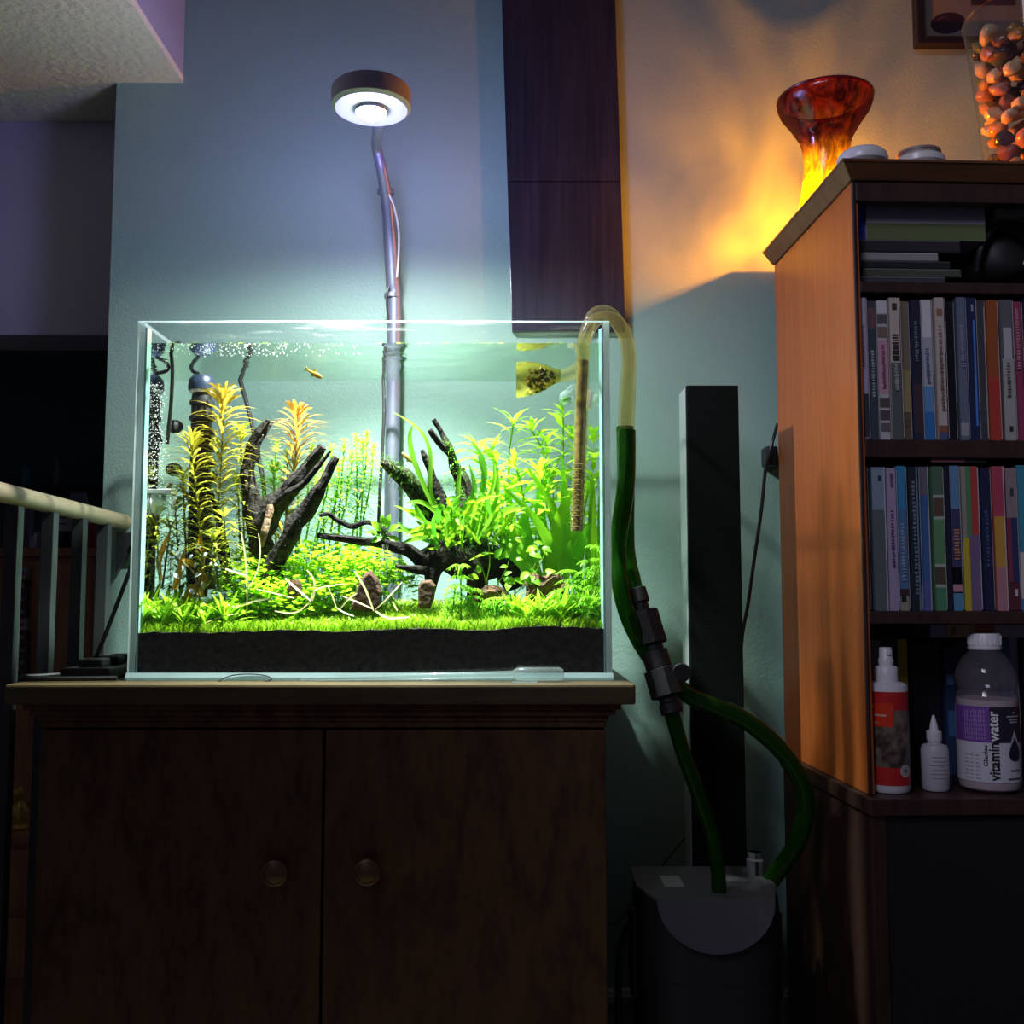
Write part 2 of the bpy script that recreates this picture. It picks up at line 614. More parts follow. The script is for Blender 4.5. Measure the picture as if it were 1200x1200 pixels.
def limescale_glass():
    m, n, l, out = new_mat('front_glass_limescale')
    tr = n.new('ShaderNodeBsdfTransparent')
    tr.inputs[0].default_value = (0.985, 0.995, 0.99, 1)
    gl = n.new('ShaderNodeBsdfGlossy'); gl.inputs['Roughness'].default_value = 0.0
    lwf = n.new('ShaderNodeLayerWeight'); lwf.inputs[0].default_value = .5
    fr = n.new('ShaderNodeMapRange'); fr.inputs[1].default_value = .9; fr.inputs[2].default_value = 1.0; fr.inputs[3].default_value = .03; fr.inputs[4].default_value = .6
    l.new(lwf.outputs['Facing'], fr.inputs[0])
    tc = n.new('ShaderNodeTexCoord')
    mp = n.new('ShaderNodeMapping'); mp.inputs['Scale'].default_value = (5, 1, 90)
    l.new(tc.outputs['Object'], mp.inputs[0])
    nz = n.new('ShaderNodeTexNoise'); nz.inputs['Scale'].default_value = 1.6; nz.inputs['Detail'].default_value = 8; nz.inputs['Roughness'].default_value = 0.7
    l.new(mp.outputs[0], nz.inputs[0])
    sep = n.new('ShaderNodeSeparateXYZ')
    l.new(tc.outputs['Object'], sep.inputs[0])
    zr = n.new('ShaderNodeMapRange')       # deposit only above the water line
    zr.inputs[1].default_value = tz1 - zt - 0.034; zr.inputs[2].default_value = tz1 - zt - 0.010
    l.new(sep.outputs['Z'], zr.inputs[0])
    rp = n.new('ShaderNodeMapRange')
    rp.inputs[1].default_value = 0.54; rp.inputs[2].default_value = 1.0
    l.new(nz.outputs[0], rp.inputs[0])
    mul = n.new('ShaderNodeMath'); mul.operation = 'MULTIPLY'
    l.new(zr.outputs[0], mul.inputs[0]); l.new(rp.outputs[0], mul.inputs[1])
    tl = n.new('ShaderNodeBsdfTranslucent'); tl.inputs[0].default_value = (0.85, 0.86, 0.9, 1)
    m1 = n.new('ShaderNodeMixShader')
    l.new(mul.outputs[0], m1.inputs[0]); l.new(tr.outputs[0], m1.inputs[1]); l.new(tl.outputs[0], m1.inputs[2])
    m2 = n.new('ShaderNodeMixShader')
    l.new(fr.outputs[0], m2.inputs[0]); l.new(m1.outputs[0], m2.inputs[1]); l.new(gl.outputs[0], m2.inputs[2])
    l.new(m2.outputs[0], out.inputs[0])
    return m

def pane(name, lo, hi, mat, edge_axes):
    """a glass sheet whose narrow faces (normals along edge_axes) carry the painted edge glow"""
    b = MB().box(lo, hi)
    # order of faces: -z +z -y +x +y -x
    ax = ['z', 'z', 'y', 'x', 'y', 'x']
    b.m = [1 if a in edge_axes else 0 for a in ax]
    return b.build(name, [mat, m_edge], aq, smooth=False)

pane('front_pane', (tx0, YF, tz0), (tx1, YF + G, tz1), limescale_glass(), 'xz')
pane('back_pane', (tx0, YF + TD - G, tz0), (tx1, YF + TD, tz1), m_tank, 'xz')
pane('side_pane', (tx0, YF + G + .0002, tz0 + G), (tx0 + G, YF + TD - G - .0002, tz1), m_tank, 'yz')
pane('side_pane', (tx1 - G, YF + G + .0002, tz0 + G), (tx1, YF + TD - G - .0002, tz1), m_tank, 'yz')
pane('bottom_pane', (tx0, YF + G + .0002, tz0), (tx1, YF + TD - G - .0002, tz0 + G - .0002), m_tank, 'xy')

# ---- water
def water_face(name, lo, ripple, tint=(0.97, 1.0, 0.99), r0=0.50, r1=0.64):
    """water boundary: clear when looked through steeply, a mirror at grazing angles (total reflection)"""
    m, n, l, out = new_mat(name)
    tr = n.new('ShaderNodeBsdfTransparent'); tr.inputs[0].default_value = (*tint, 1)
    gl = n.new('ShaderNodeBsdfGlossy'); gl.inputs['Roughness'].default_value = 0.02
    gl.inputs[0].default_value = (0.95, 0.985, 0.95, 1)
    lw = n.new('ShaderNodeLayerWeight'); lw.inputs[0].default_value = 0.5
    rp = n.new('ShaderNodeMapRange')
    rp.inputs[1].default_value = r0; rp.inputs[2].default_value = r1
    rp.inputs[3].default_value = lo; rp.inputs[4].default_value = 1.0
    l.new(lw.outputs['Facing'], rp.inputs[0])
    if ripple:
        tc = n.new('ShaderNodeTexCoord')
        nz = n.new('ShaderNodeTexNoise'); nz.inputs['Scale'].default_value = 26; nz.inputs['Detail'].default_value = 3
        l.new(tc.outputs['Object'], nz.inputs[0])
        bp = n.new('ShaderNodeBump'); bp.inputs['Strength'].default_value = ripple; bp.inputs['Distance'].default_value = 0.004
        l.new(nz.outputs[0], bp.inputs['Height'])
        l.new(bp.outputs[0], gl.inputs['Normal'])
    mx = n.new('ShaderNodeMixShader')
    l.new(rp.outputs[0], mx.inputs[0]); l.new(tr.outputs[0], mx.inputs[1]); l.new(gl.outputs[0], mx.inputs[2])
    l.new(mx.outputs[0], out.inputs[0])
    return m

def water_mats():
    return [water_face('water_side_face', 0.2, 0), water_face('water_surface', 0.02, 0.35), water_face('water_front_back', 0.02, 0, (0.975, 0.99, 0.985), 0.90, 1.0)]

zw = W(436, 402, YF + G).z         # water level
wx0, wx1 = tx0 + G + .0004, tx1 - G - .0004
wy0, wy1 = YWAT, YF + TD - G - .0004
wz0 = tz0 + G + 0.0003
wb = MB().box((wx0, wy0, wz0), (wx1, wy1, zw))
wb.m = [2, 1, 2, 0, 2, 0]
wo = wb.build('water', water_mats(), smooth=False)
for sx_, x_ in ((1, wx0 + .0003), (-1, wx1 - .0003)):      # added cyan strips, shaped to mirror the tank and imitate light-piped edges
    q = [Vector((x_, wy0 + .0004, 0)), Vector((x_ + sx_ * .0020, wy0 + .0006, 0)), Vector((x_ + sx_ * .0050, wy0 + .0075, 0)), Vector((x_ + sx_ * .0040, wy0 + .0100, 0)), Vector((x_, wy0 + .0110, 0))]
    MB().add([p + Vector((0, 0, wz0 + .001)) for p in q] + [p + Vector((0, 0, zw + .02)) for p in q],
             [(0, 1, 2, 3, 4), (9, 8, 7, 6, 5)] + [(i, (i + 1) % 5, 5 + (i + 1) % 5, 5 + i) for i in range(5)]).build('corner_glow_strip', m_glow_strip, aq, smooth=False)
MB().add([(x_, y_, z_) for x_ in (tx0 - .001, tx1 + .001) for y_, z_ in ((YF - .0002, zt + .0006), (YF - .0045, zt + .0006), (YF - .0045, zt + .004), (YF - .0002, zt + .0095))],
         [(0, 1, 2, 3), (7, 6, 5, 4), (0, 4, 5, 1), (1, 5, 6, 2), (2, 6, 7, 3), (3, 7, 4, 0)]).build('foot_glow_strip', m_edge, aq, smooth=False)  # added ledge catching lamp light, stands in for the glowing bottom edge
tag(wo, 'clear pale green water filling the glass aquarium', 'water', kind='stuff')

# ================================================================ soil and carpet
def soil_z(x, t):
    u = (x - wx0) / (wx1 - wx0)
    zf = T(lerp(165, 708, u), lerp(742, 735, u), 0.001).z
    return zf + t * 0.15 + 0.004 * mnoise.noise(Vector((x * 12, t * 12, 0))) + 0.0018 * mnoise.noise(Vector((x * 70, t * 70, 3)))

so = MB()
NX, NT = 130, 40
tmax = wy1 - wy0 - 0.0008
grid = []
for j in range(NT + 1):
    for i in range(NX + 1):
        x = lerp(wx0 + .0006, wx1 - .0006, i / NX); t = lerp(0.0006, tmax, j / NT)
        grid.append(Vector((x, wy0 + t, soil_z(x, t))))
so.add(grid, [(j * (NX + 1) + i, j * (NX + 1) + i + 1, (j + 1) * (NX + 1) + i + 1, (j + 1) * (NX + 1) + i) for j in range(NT) for i in range(NX)])
b0 = len(so.v)
front = [grid[i] for i in range(NX + 1)]
so.add(front + [Vector((p.x, p.y, wz0 + .0004)) for p in front], [(i, i + NX + 1, i + NX + 2, i + 1) for i in range(NX)])
for col in (0, NX):
    e = [grid[j * (NX + 1) + col] for j in range(NT + 1)]
    so.add(e + [Vector((p.x, p.y, wz0 + .0004)) for p in e], [(i, i + NT + 1, i + NT + 2, i + 1) for i in range(NT)])
e = [grid[NT * (NX + 1) + i] for i in range(NX + 1)]
so.add(e + [Vector((p.x, p.y, wz0 + .0004)) for p in e], [(i, i + NX + 1, i + NX + 2, i + 1) for i in range(NX)])
tag(so.build('soil', m_soil, smooth=False), 'thick bed of dark soil along the bottom of the aquarium', 'soil', kind='stuff')

def gcol(base, j=0.25):
    k = 1 + R.uniform(-j, j)
    h = R.uniform(-0.04, 0.04)
    return (max(0, base[0] * k + h), max(0, base[1] * k), max(0, base[2] * k))

def on_soil(px, t):
    """x of the pixel column at depth t, on the soil"""
    p = T(px, 730, t)
    return Vector((p.x, p.y, soil_z(p.x, p.y - wy0)))

ca = MB()
for i in range(15000):
    t = 0.002 + 0.19 * R.random() ** 1.7
    x = R.uniform(wx0 + .002, wx1 - .002)
    z = soil_z(x, t)
    h = R.uniform(0.007, 0.018)
    a = R.uniform(0, 6.28)
    lean = Vector((R.uniform(-.6, .6), R.uniform(-.35, .5), 1)) * h
    w = Vector((math.cos(a), math.sin(a) * 0.4, 0)) * 0.0008
    ca.col = gcol((0.36, 0.62, 0.02), 0.5)
    p = Vector((x, wy0 + t, z - .001))
    q = p + lean * 0.6
    ca.add([p - w, p + w, q + w * .7, p + lean + Vector((lean.x * .5, lean.y * .5, -h * .12)), q - w * .7], [(0, 1, 2, 3, 4)])
tag(ca.build('carpet_grass', m_plant, smooth=False), 'short bright green grass carpeting the soil in the aquarium', 'grass', kind='stuff')

# ================================================================ driftwood
def branch(mb, pxs, rs, n=6, bumpy=0.35, freq=55, seg=9):
    """pxs: (px, py, depth) points; rs: radii in pixels at the tank"""
    pts = smooth_path([T(*p) for p in pxs], n)
    k = 1.36 / 1200
    rr = [r * k * .84 for r in lerps(rs, len(pts))]
    pts = [p + Vector((mnoise.noise(p * 40), mnoise.noise(p * 40 + Vector((9, 0, 0))), mnoise.noise(p * 40 + Vector((0, 9, 0))))) * 0.002 for p in pts]
    return mb.tube(pts, rr, seg, True, bumpy, freq)

dw = root('driftwood', on_soil(310, 0.15), 'dark branching driftwood with bare upright arms among orange-tipped stems', 'driftwood')
branch(MB(), [(318, 690, .15), (308, 645, .15), (300, 610, .15), (294, 575, .15), (291, 552, .15)], [24, 19, 16, 12, 9]).build('trunk', m_wood_in, dw)
branch(MB(), [(292, 575, .15), (291, 545, .15), (299, 515, .145), (315, 491, .14)], [12, 10, 8, 4]).build('branch', m_wood_in, dw)
branch(MB(), [(298, 540, .15), (303, 520, .145), (312, 502, .15), (319, 495, .155)], [7, 5, 4, 3]).build('branch', m_wood_in, dw)
branch(MB(), [(304, 628, .14), (322, 592, .13), (348, 564, .12), (366, 540, .115), (378, 524, .11)], [20, 16, 12, 9, 7]).build('branch', m_wood_in, dw)
branch(MB(), [(310, 602, .12), (332, 582, .10), (352, 570, .09), (370, 548, .085), (386, 529, .08)], [6, 5, 5, 4, 2]).build('branch', m_wood_in, dw)
branch(MB(), [(318, 668, .10), (342, 625, .09), (360, 596, .085), (378, 568, .08), (394, 536, .08)], [14, 13, 13, 8, 5]).build('branch', m_wood_in, dw)
branch(MB(), [(306, 640, .085), (311, 622, .085), (315, 602, .09), (316, 592, .09)], [3, 5.5, 6, 3.5]).build('broken_stub', m_wood_tan, dw)

d2 = root('driftwood', on_soil(540, 0.14), 'mossy driftwood arched over the soil with long thin feelers', 'driftwood')
body = branch(MB(), [(488, 660, .12), (505, 652, .125), (530, 654, .13), (560, 660, .14), (590, 660, .15), (604, 690, .16)], [9, 19, 25, 25, 20, 16], seg=12)
branch(body, [(512, 660, .12), (506, 680, .12), (500, 705, .12)], [16, 9, 7])
branch(body, [(562, 668, .13), (556, 690, .13), (552, 712, .13)], [17, 14, 11])
body.build('body', m_wood_in, d2)
branch(MB(), [(535, 650, .14), (516, 610, .14), (492, 580, .13), (470, 556, .12), (448, 541, .11)], [20, 17, 15, 12, 5]).build('branch', m_wood_in, d2)
branch(MB(), [(560, 645, .15), (549, 610, .15), (540, 570, .15), (530, 540, .15), (520, 512, .15), (508, 492, .145)], [18, 13, 8, 7, 5, 3]).build('branch', m_wood_in, d2)
branch(MB(), [(528, 535, .15), (515, 518, .14), (503, 503, .13)], [4, 4.5, 4]).build('branch', m_wood_in, d2)
branch(MB(), [(522, 600, .13), (510, 572, .12), (503, 550, .115), (494, 528, .11)], [14, 9, 6, 2.5]).build('branch', m_wood_in, d2)
branch(MB(), [(565, 640, .16), (556, 600, .17), (546, 565, .18), (542, 549, .18)], [10, 9, 7, 4]).build('branch', m_wood_in, d2)
branch(MB(), [(496, 660, .11), (474, 644, .09), (448, 637, .08), (420, 633, .075), (388, 629, .07), (371, 627, .07)], [12, 10, 8, 6, 5, 3.5]).build('branch', m_wood_in, d2)
branch(MB(), [(462, 641, .085), (447, 620, .08), (430, 612, .075), (412, 616, .075), (396, 610, .07), (386, 603, .068), (374, 604, .066)], [8, 4.5, 4, 4, 3.5, 3.5, 3]).build('branch', m_wood_in, d2)
branch(MB(), [(500, 668, .09), (480, 666, .08), (462, 664, .075)], [8, 5, 2]).build('branch', m_wood_in, d2)

# stems of old wood at the left
d3 = root('driftwood_stick', on_soil(245, .17), 'slim brown crooked stick standing near the dark heater', 'driftwood')
branch(MB(), [(248, 690, .17), (236, 630, .17), (232, 600, .17), (240, 575, .17), (252, 555, .17)], [7, 7, 6, 6, 4]).build('stem', m_wood_tan, d3)
branch(MB(), [(232, 605, .17), (222, 585, .165), (210, 567, .16)], [5, 3.5, 3]).build('twig', m_wood_tan, d3)
tag(branch(MB(), [(268, 690, .16), (262, 650, .16), (255, 605, .16), (244, 578, .16)], [8, 8, 6, 4]).build('driftwood_stick', m_wood_in),
    'short dark crooked stick beside the branching driftwood trunk', 'driftwood')

# moss on the wood
def moss(name, spots, n, h, lab, base=(0.10, 0.22, 0.015)):
    mo = MB()
    for i in range(n):
        a, b_, ra = R.choice(spots)
        u = R.random()
        p = T(*[lerp(a[k], b_[k], u) for k in range(3)])
        r = ra * 1.36 / 1200
        ang = R.uniform(-0.5, math.pi + 0.5)
        nrm = Vector((math.cos(ang) * .8, -abs(math.cos(ang * 2.3)) * .6, math.sin(ang)))
        p = p + nrm.normalized() * r * R.uniform(0.5, 0.95)
        mo.col = gcol(base, 0.6)
        d_ = nrm.normalized() + Vector((R.uniform(-.8, .8), R.uniform(-.8, .3), R.uniform(-.9, .7)))
        mo.leaf(p, d_, h * R.uniform(.5, 1.3), 0.0011, 0.5, n=2)
    return tag(mo.build(name, m_plant, smooth=False), lab, 'moss', kind='stuff')

moss('java_moss', [((450, 541, .105), (505, 590, .125), 12), ((470, 556, .11), (520, 615, .13), 16)], 1500, 0.006, 'feathery green moss coating the slanting arm of the arched driftwood')
moss('java_moss', [((520, 520, .145), (542, 560, .145), 7), ((525, 570, .13), (535, 590, .13), 14)], 420, 0.008, 'tuft of green moss around the forked tip of the arched driftwood', (0.12, 0.34, 0.02))
moss('java_moss', [((505, 640, .115), (590, 645, .14), 22), ((540, 620, .13), (580, 640, .14), 18)], 1300, 0.008, 'dark green moss cushion on top of the arched driftwood body', (0.05, 0.16, 0.015))

# ================================================================ plants
LEAF_MESH = {}

def leaf_mesh(key, n=6, curl=0.35, width=0.22, mat=None, tip=1.0, fold=0.12, wave=0.0):
    """a unit leaf along +X, face up"""
    if key in LEAF_MESH:
        return LEAF_MESH[key]
    mb = MB()
    pts = []
    for i in range(n + 1):
        u = i / n
        pts.append(Vector((math.sin(u * 1.2) / 1.2 if curl > .5 else u, 0.03 * wave * math.sin(u * 9), 0.06 * math.sin(u * 3.1) - curl * u * u)))
    mb.ribbon(pts, width, (0, 0, 1), lambda u: max(0.05, math.sin(math.pi * min(0.985, u ** tip * .92 + .06))) , fold)
    o = mb.build('leaf', mat, origin=(0, 0, 0))
    me = o.data
    bpy.data.objects.remove(o)
    LEAF_MESH[key] = me
    return me

def leaf_obj(parent, me, base, d, L, up=None, name='leaf'):
    d = Vector(d).normalized()
    base = Vector(base)
    if (base + d * L).x > wx1 - .002 or (base + d * L).x < wx0 + .002:
        d.x *= -.6
    if (base + d * L).y < wy0 + .002 or (base + d * L).y > wy1 - .002:
        d.y *= -.6
    d.normalize()
    up = Vector(up) if up is not None else Vector((0, -0.25, 1))
    y = up.cross(d)
    if y.length < 1e-4:
        y = Vector((1, 0, 0))
    y.normalize()
    z = d.cross(y).normalized()
    m = Matrix((d, y, z)).transposed().to_4x4()
    return inst(name, me, Matrix.Translation(Vector(base)) @ m @ Matrix.Scale(L, 4), parent)

PXM = 1.36 / 1200      # metres per photo pixel in the middle of the tank

# --- whorled orange-tipped stems at the left and behind the left wood
def whorl_stem(path, Lpx, top, low, lab, step=5.0, per=6, group=None, name='whorled_stem_plant', upness=0.35, width=0.0034, tight=1.0, cat='aquatic plant', side=1.0):
    pts = smooth_path([T(*p) for p in path], 8)
    base = pts[0]
    r0 = root(name, base, lab, cat, group)
    s = MB()
    s.col = gcol([lerp(low[i], 0.3, .3) for i in range(3)], .1)
    s.tube(pts, lerps([0.0016, 0.0010], len(pts)), 5)
    s.build('stem', m_plant, r0)
    f = MB()
    total = sum((pts[i + 1] - pts[i]).length for i in range(len(pts) - 1))
    d_ = 0.0
    acc = 0.0
    for i in range(len(pts) - 1):
        seg = pts[i + 1] - pts[i]
        acc += seg.length
        while d_ < acc:
            u = d_ / total
            p = pts[i] + seg * (1 - (acc - d_) / seg.length)
            a0 = R.uniform(0, 6.28)
            axis = seg.normalized()
            for k in range(per):
                if R.random() > 0.6 + 0.6 * u:
                    continue
                a = a0 + 2 * math.pi * k / per
                L = Lpx * PXM * (0.75 + 0.35 * R.random()) * (1 if u < .85 else lerp(1, .55, (u - .85) / .15))
                dd = Vector((math.cos(a) * side, math.sin(a) * 0.8, 0)) + axis * (upness + (0.9 if u > .9 else 0) + R.uniform(-.2, .2))
                m_ = u ** 1.6
                f.col = gcol([lerp(low[q], top[q], m_) for q in range(3)], 0.25)
                f.leaf(p, dd, L, width * R.uniform(.8, 1.2), 0.45, n=4)
            d_ += step * PXM * tight * (1.3 - 0.6 * u)
    fo = f.build('foliage', m_plant, r0, smooth=False)
    fo['kind'] = 'stuff'
    return r0

ORG, YEL, OLV = (0.50, 0.24, 0.03), (0.52, 0.50, 0.03), (0.16, 0.22, 0.02)
whorl_stem([(252, 685, .13), (254, 620, .13), (258, 560, .125), (261, 505, .12), (262, 458, .12)], 58, (0.55, 0.40, 0.04), (0.26, 0.30, 0.03), 'tall yellow-orange whorled stem plant in front of the dark heater', 10, 9, upness=.7, width=.0042)
whorl_stem([(240, 690, .09), (234, 620, .09), (228, 560, .085), (224, 512, .085)], 50, (0.58, 0.52, 0.05), (0.28, 0.32, 0.03), 'yellow whorled stem plant leaning towards the left glass', 10, 9, upness=.6, width=.0040)
whorl_stem([(330, 640, .19), (338, 590, .19), (346, 540, .19), (349, 483, .19)], 56, (0.55, 0.30, 0.05), (0.30, 0.24, 0.03), 'copper-orange whorled stem plant behind the branching driftwood', 10, 10, upness=.85, width=.0042)
for k, (px, py, t, lab) in enumerate([(278, 560, .19, 'olive whorled stem plant between the heater and the branching driftwood trunk'),
                                      (282, 505, .16, 'yellow-green whorled stem plant beside the upright driftwood arm'), (243, 520, .155, 'amber whorled stem plant overlapping the heater'), (214, 555, .11, 'olive-yellow whorled stem plant with drooping leaves by the left glass'),
                                      (205, 590, .12, 'brownish whorled stem plant standing close to the left glass'),
                                      (262, 600, .07, 'low olive whorled stem plant in front of the slim brown stick'),
                                      (182, 600, .06, 'brown whorled stem plant nearest the clear diffuser box'), (178, 640, .15, 'dark olive whorled stem plant behind the diffuser box'), (222, 615, .19, 'shaded olive whorled stem plant at the foot of the heater'), (250, 630, .05, 'short olive whorled stem plant among the old orange leaves'),
                                      (320, 545, .23, 'green whorled stem plant behind the upright driftwood arm')]):
    whorl_stem([(px + 6, 690, t), (px + 3, (690 + py) / 2, t), (px, py, t)], 44, (0.46, 0.50, 0.04) if k < 10 else (0.22, .55, .03), OLV if k < 10 else (0.12, .36, .02), lab, 9, 8, upness=.45, width=.0038)

# --- fine green stems in the middle back
fine = [(366, 520), (378, 535), (388, 522), (398, 540), (404, 514), (412, 528), (417, 508), (424, 514), (430, 505), (438, 520), (352, 548), (336, 528), (325, 515), (408, 560), (372, 560), (395, 580)]
for i, (px, py) in enumerate(fine):
    t = R.uniform(.17, .26)
    bxp = px + R.uniform(-34, 10)
    whorl_stem([(bxp, 690, t), (lerp(bxp, px, .3) + R.uniform(-4, 4), 630, t), (lerp(bxp, px, .8) + R.uniform(-3, 3), lerp(630, py, .6), t), (px, py, t)], 19,
               (0.50, 0.80, 0.05), (0.26, 0.60, 0.03), 'thin bright green stem plant with tiny leaves behind the branching driftwood', 6.5, 6,
               'thin green stems between the two driftwoods', 'fine_stem_plant', .3, 0.0030)

# --- lime broad-leaved stems at the right back
HY = [leaf_mesh('hy%d' % i, 5, c, w, m_hygro, 1.0, .10, wv) for i, (c, w, wv) in enumerate([(.25, .22, 0), (.5, .25, 1), (.1, .20, -1)])]
hyg = [((604, 690, .20), (600, 600, .20), (596, 545, .19), (602, 494, .18)), ((640, 690, .22), (636, 600, .22), (640, 540, .22), (622, 503, .21)),
       ((662, 690, .20), (658, 600, .20), (660, 540, .20), (660, 486, .20)), ((585, 690, .24), (578, 610, .24), (566, 560, .24), (560, 525, .23)),
       ((625, 690, .16), (620, 620, .16), (612, 575, .15), (604, 545, .14)), ((690, 690, .22), (694, 620, .22), (696, 560, .22), (697, 520, .22)),
       ((652, 690, .13), (648, 630, .12), (640, 590, .12), (632, 552, .11)), ((572, 690, .18), (570, 630, .18), (576, 590, .18), (583, 565, .17)),
       ((676, 690, .15), (680, 640, .15), (684, 600, .15), (690, 575, .15)), ((618, 690, .26), (610, 620, .26), (588, 560, .26), (574, 532, .26)),
       ((644, 690, .26), (650, 610, .26), (646, 560, .26), (640, 520, .26)), ((596, 690, .13), (592, 650, .13), (596, 615, .13), (588, 592, .12)),
       ((630, 690, .19), (628, 640, .19), (630, 600, .19), (640, 560, .19)), ((664, 690, .25), (668, 620, .25), (676, 560, .25), (672, 515, .25))]
for path in hyg:
    pts = smooth_path([T(*p) for p in path], 8)
    base = Vector((pts[0].x, pts[0].y, soil_z(pts[0].x, pts[0].y - wy0)))
    r0 = root('broad_leaved_stem_plant', base, 'lime green stem plant with broad lance-shaped leaves beside the glass inlet pipe', 'aquatic plant', 'lime broad-leaved stems at the pipe')
    s = MB(); s.col = (0.28, 0.50, 0.03)
    s.tube([base] + pts[3:], 0.0013, 5).build('stem', m_plant, r0)
    n = len(pts)
    k = 5
    while k < n:
        u = k / (n - 1)
        ax = (pts[min(k + 1, n - 1)] - pts[k - 1]).normalized()
        a0 = R.uniform(0, 3.14)
        top = k >= n - 3
        for q in range(4 if top else 2):
            a = a0 + math.pi * 2 * q / (4 if top else 2)
            L = R.uniform(30, 50) * PXM * (0.8 if top else 1)
            dd = Vector((math.cos(a), math.sin(a) * .7, 0)) + ax * (0.8 if top else R.uniform(.25, .6))
            leaf_obj(r0, R.choice(HY), pts[k], dd, L)
        k += 2
    # crown leaves at the very tip
    for q in range(3):
        a = R.uniform(0, 6.28)
        leaf_obj(r0, HY[0], pts[-1], Vector((math.cos(a) * .7, math.sin(a) * .5, 1)), R.uniform(18, 26) * PXM)

# --- sword plants with long strap leaves, right foreground/back
def strap(parent, path, wpx, mat, up=(0.2, -1, 0.3), name='leaf'):
    pts = smooth_path([T(*p) for p in path], 5)
    for p in pts:
        p.x = min(p.x, wx1 - .007)
    mb = MB()
    mb.ribbon(pts, wpx * PXM, up, lambda u: max(0.12, math.sin(math.pi * min(.97, u * .8 + .16))), 0.1)
    return mb.build(name, mat, parent)

sw = root('sword_plant', on_soil(640, .12), 'deep green sword plant with long bent strap leaves in front of lime stems', 'aquatic plant')
for p in [[(648, 700, .12), (646, 650, .11), (628, 610, .09), (592, 573, .07)], [(652, 700, .12), (655, 650, .12), (650, 600, .11), (618, 548, .09)],
          [(644, 700, .12), (640, 650, .13), (632, 590, .13), (645, 552, .13)], [(640, 700, .12), (625, 660, .11), (616, 620, .10), (618, 600, .10)],
          [(655, 700, .12), (664, 660, .12), (662, 590, .13), (658, 533, .14)], [(645, 700, .12), (648, 640, .11), (658, 600, .1), (672, 575, .09)],
          [(640, 700, .12), (620, 670, .10), (598, 650, .09), (584, 655, .08)]]:
    strap(sw, p, R.uniform(11, 15), m_sword)
sw = root('sword_plant', on_soil(690, .14), 'bright green sword plant with upright strap leaves against the right glass', 'aquatic plant')
for p in [[(688, 700, .14), (690, 650, .14), (696, 590, .14), (700, 555, .14)], [(690, 700, .14), (700, 650, .14), (704, 600, .14), (703, 560, .13)],
          [(684, 700, .14), (676, 665, .13), (684, 630, .11), (698, 612, .10)], [(684, 700, .14), (672, 670, .12), (668, 640, .11), (690, 612, .1)],
          [(690, 700, .14), (698, 660, .12), (700, 640, .11), (694, 618, .1)], [(680, 700, .14), (672, 660, .15), (678, 610, .16), (688, 570, .16)],
          [(692, 700, .14), (705, 670, .1), (706, 630, .1), (702, 580, .1)]]:
    strap(sw, p, R.uniform(9, 14), m_sword if R.random() < .4 else m_hygro)
sw = root('sword_plant', on_soil(600, .15), 'green sword plant with strap leaves rising behind the arched driftwood', 'aquatic plant')
for p in [[(602, 690, .15), (605, 640, .15), (612, 610, .14), (626, 590, .13)], [(600, 690, .15), (592, 650, .14), (588, 615, .14), (575, 590, .13)],
          [(604, 690, .15), (614, 650, .14), (620, 625, .13), (636, 618, .12)], [(600, 690, .15), (600, 650, .16), (598, 600, .17), (590, 565, .18)]]:
    strap(sw, p, R.uniform(9, 12), m_hygro)

# --- fern growing on the arched wood
jf = root('fern', T(545, 625, .11), 'tangled fern of long narrow green fronds growing on the arched driftwood', 'fern')
long_ = [[(520, 625, .10), (505, 575, .09), (504, 530, .09), (490, 502, .09), (461, 483, .09)], [(510, 600, .10), (487, 545, .10), (480, 515, .10), (484, 498, .10)],
         [(545, 630, .11), (570, 590, .10), (579, 560, .10), (577, 530, .10)], [(550, 630, .11), (566, 570, .10), (566, 540, .10), (553, 517, .10)],
         [(552, 630, .11), (580, 590, .1), (583, 560, .1), (581, 545, .1)], [(530, 620, .10), (505, 595, .09), (490, 588, .08), (475, 590, .08)],
         [(528, 625, .10), (500, 612, .09), (480, 600, .08), (462, 592, .08)], [(528, 630, .10), (500, 625, .09), (478, 622, .08), (466, 612, .08)],
         [(530, 632, .10), (505, 628, .09), (485, 632, .08), (472, 636, .08)], [(538, 620, .10), (536, 590, .09), (538, 560, .09), (540, 545, .09)],
         [(545, 620, .10), (552, 590, .09), (556, 570, .09), (550, 545, .09)], [(560, 630, .11), (590, 600, .1), (605, 590, .1), (622, 588, .1)],
         [(560, 630, .11), (585, 615, .1), (600, 612, .1), (612, 620, .1)]]
for p in long_:
    strap(jf, p, R.uniform(4.5, 7.5), m_fern)
for i in range(75):
    bp_ = (R.uniform(505, 585), R.uniform(612, 645), R.uniform(.08, .14))
    a = R.gauss(math.pi / 2, .75)
    L = R.uniform(28, 62)
    q = (bp_[0] + math.cos(a) * L * .55, bp_[1] - math.sin(a) * L * .6, bp_[2] - R.uniform(-.01, .03))
    e_ = (q[0] + math.cos(a + R.uniform(-.9, .9)) * L * .5, q[1] - math.sin(a) * L * .25 + R.uniform(-4, 14), q[2] - R.uniform(-.01, .02))
    strap(jf, [bp_, q, e_], R.uniform(3.5, 6.5), m_fern if R.random() < .55 else m_hygro)

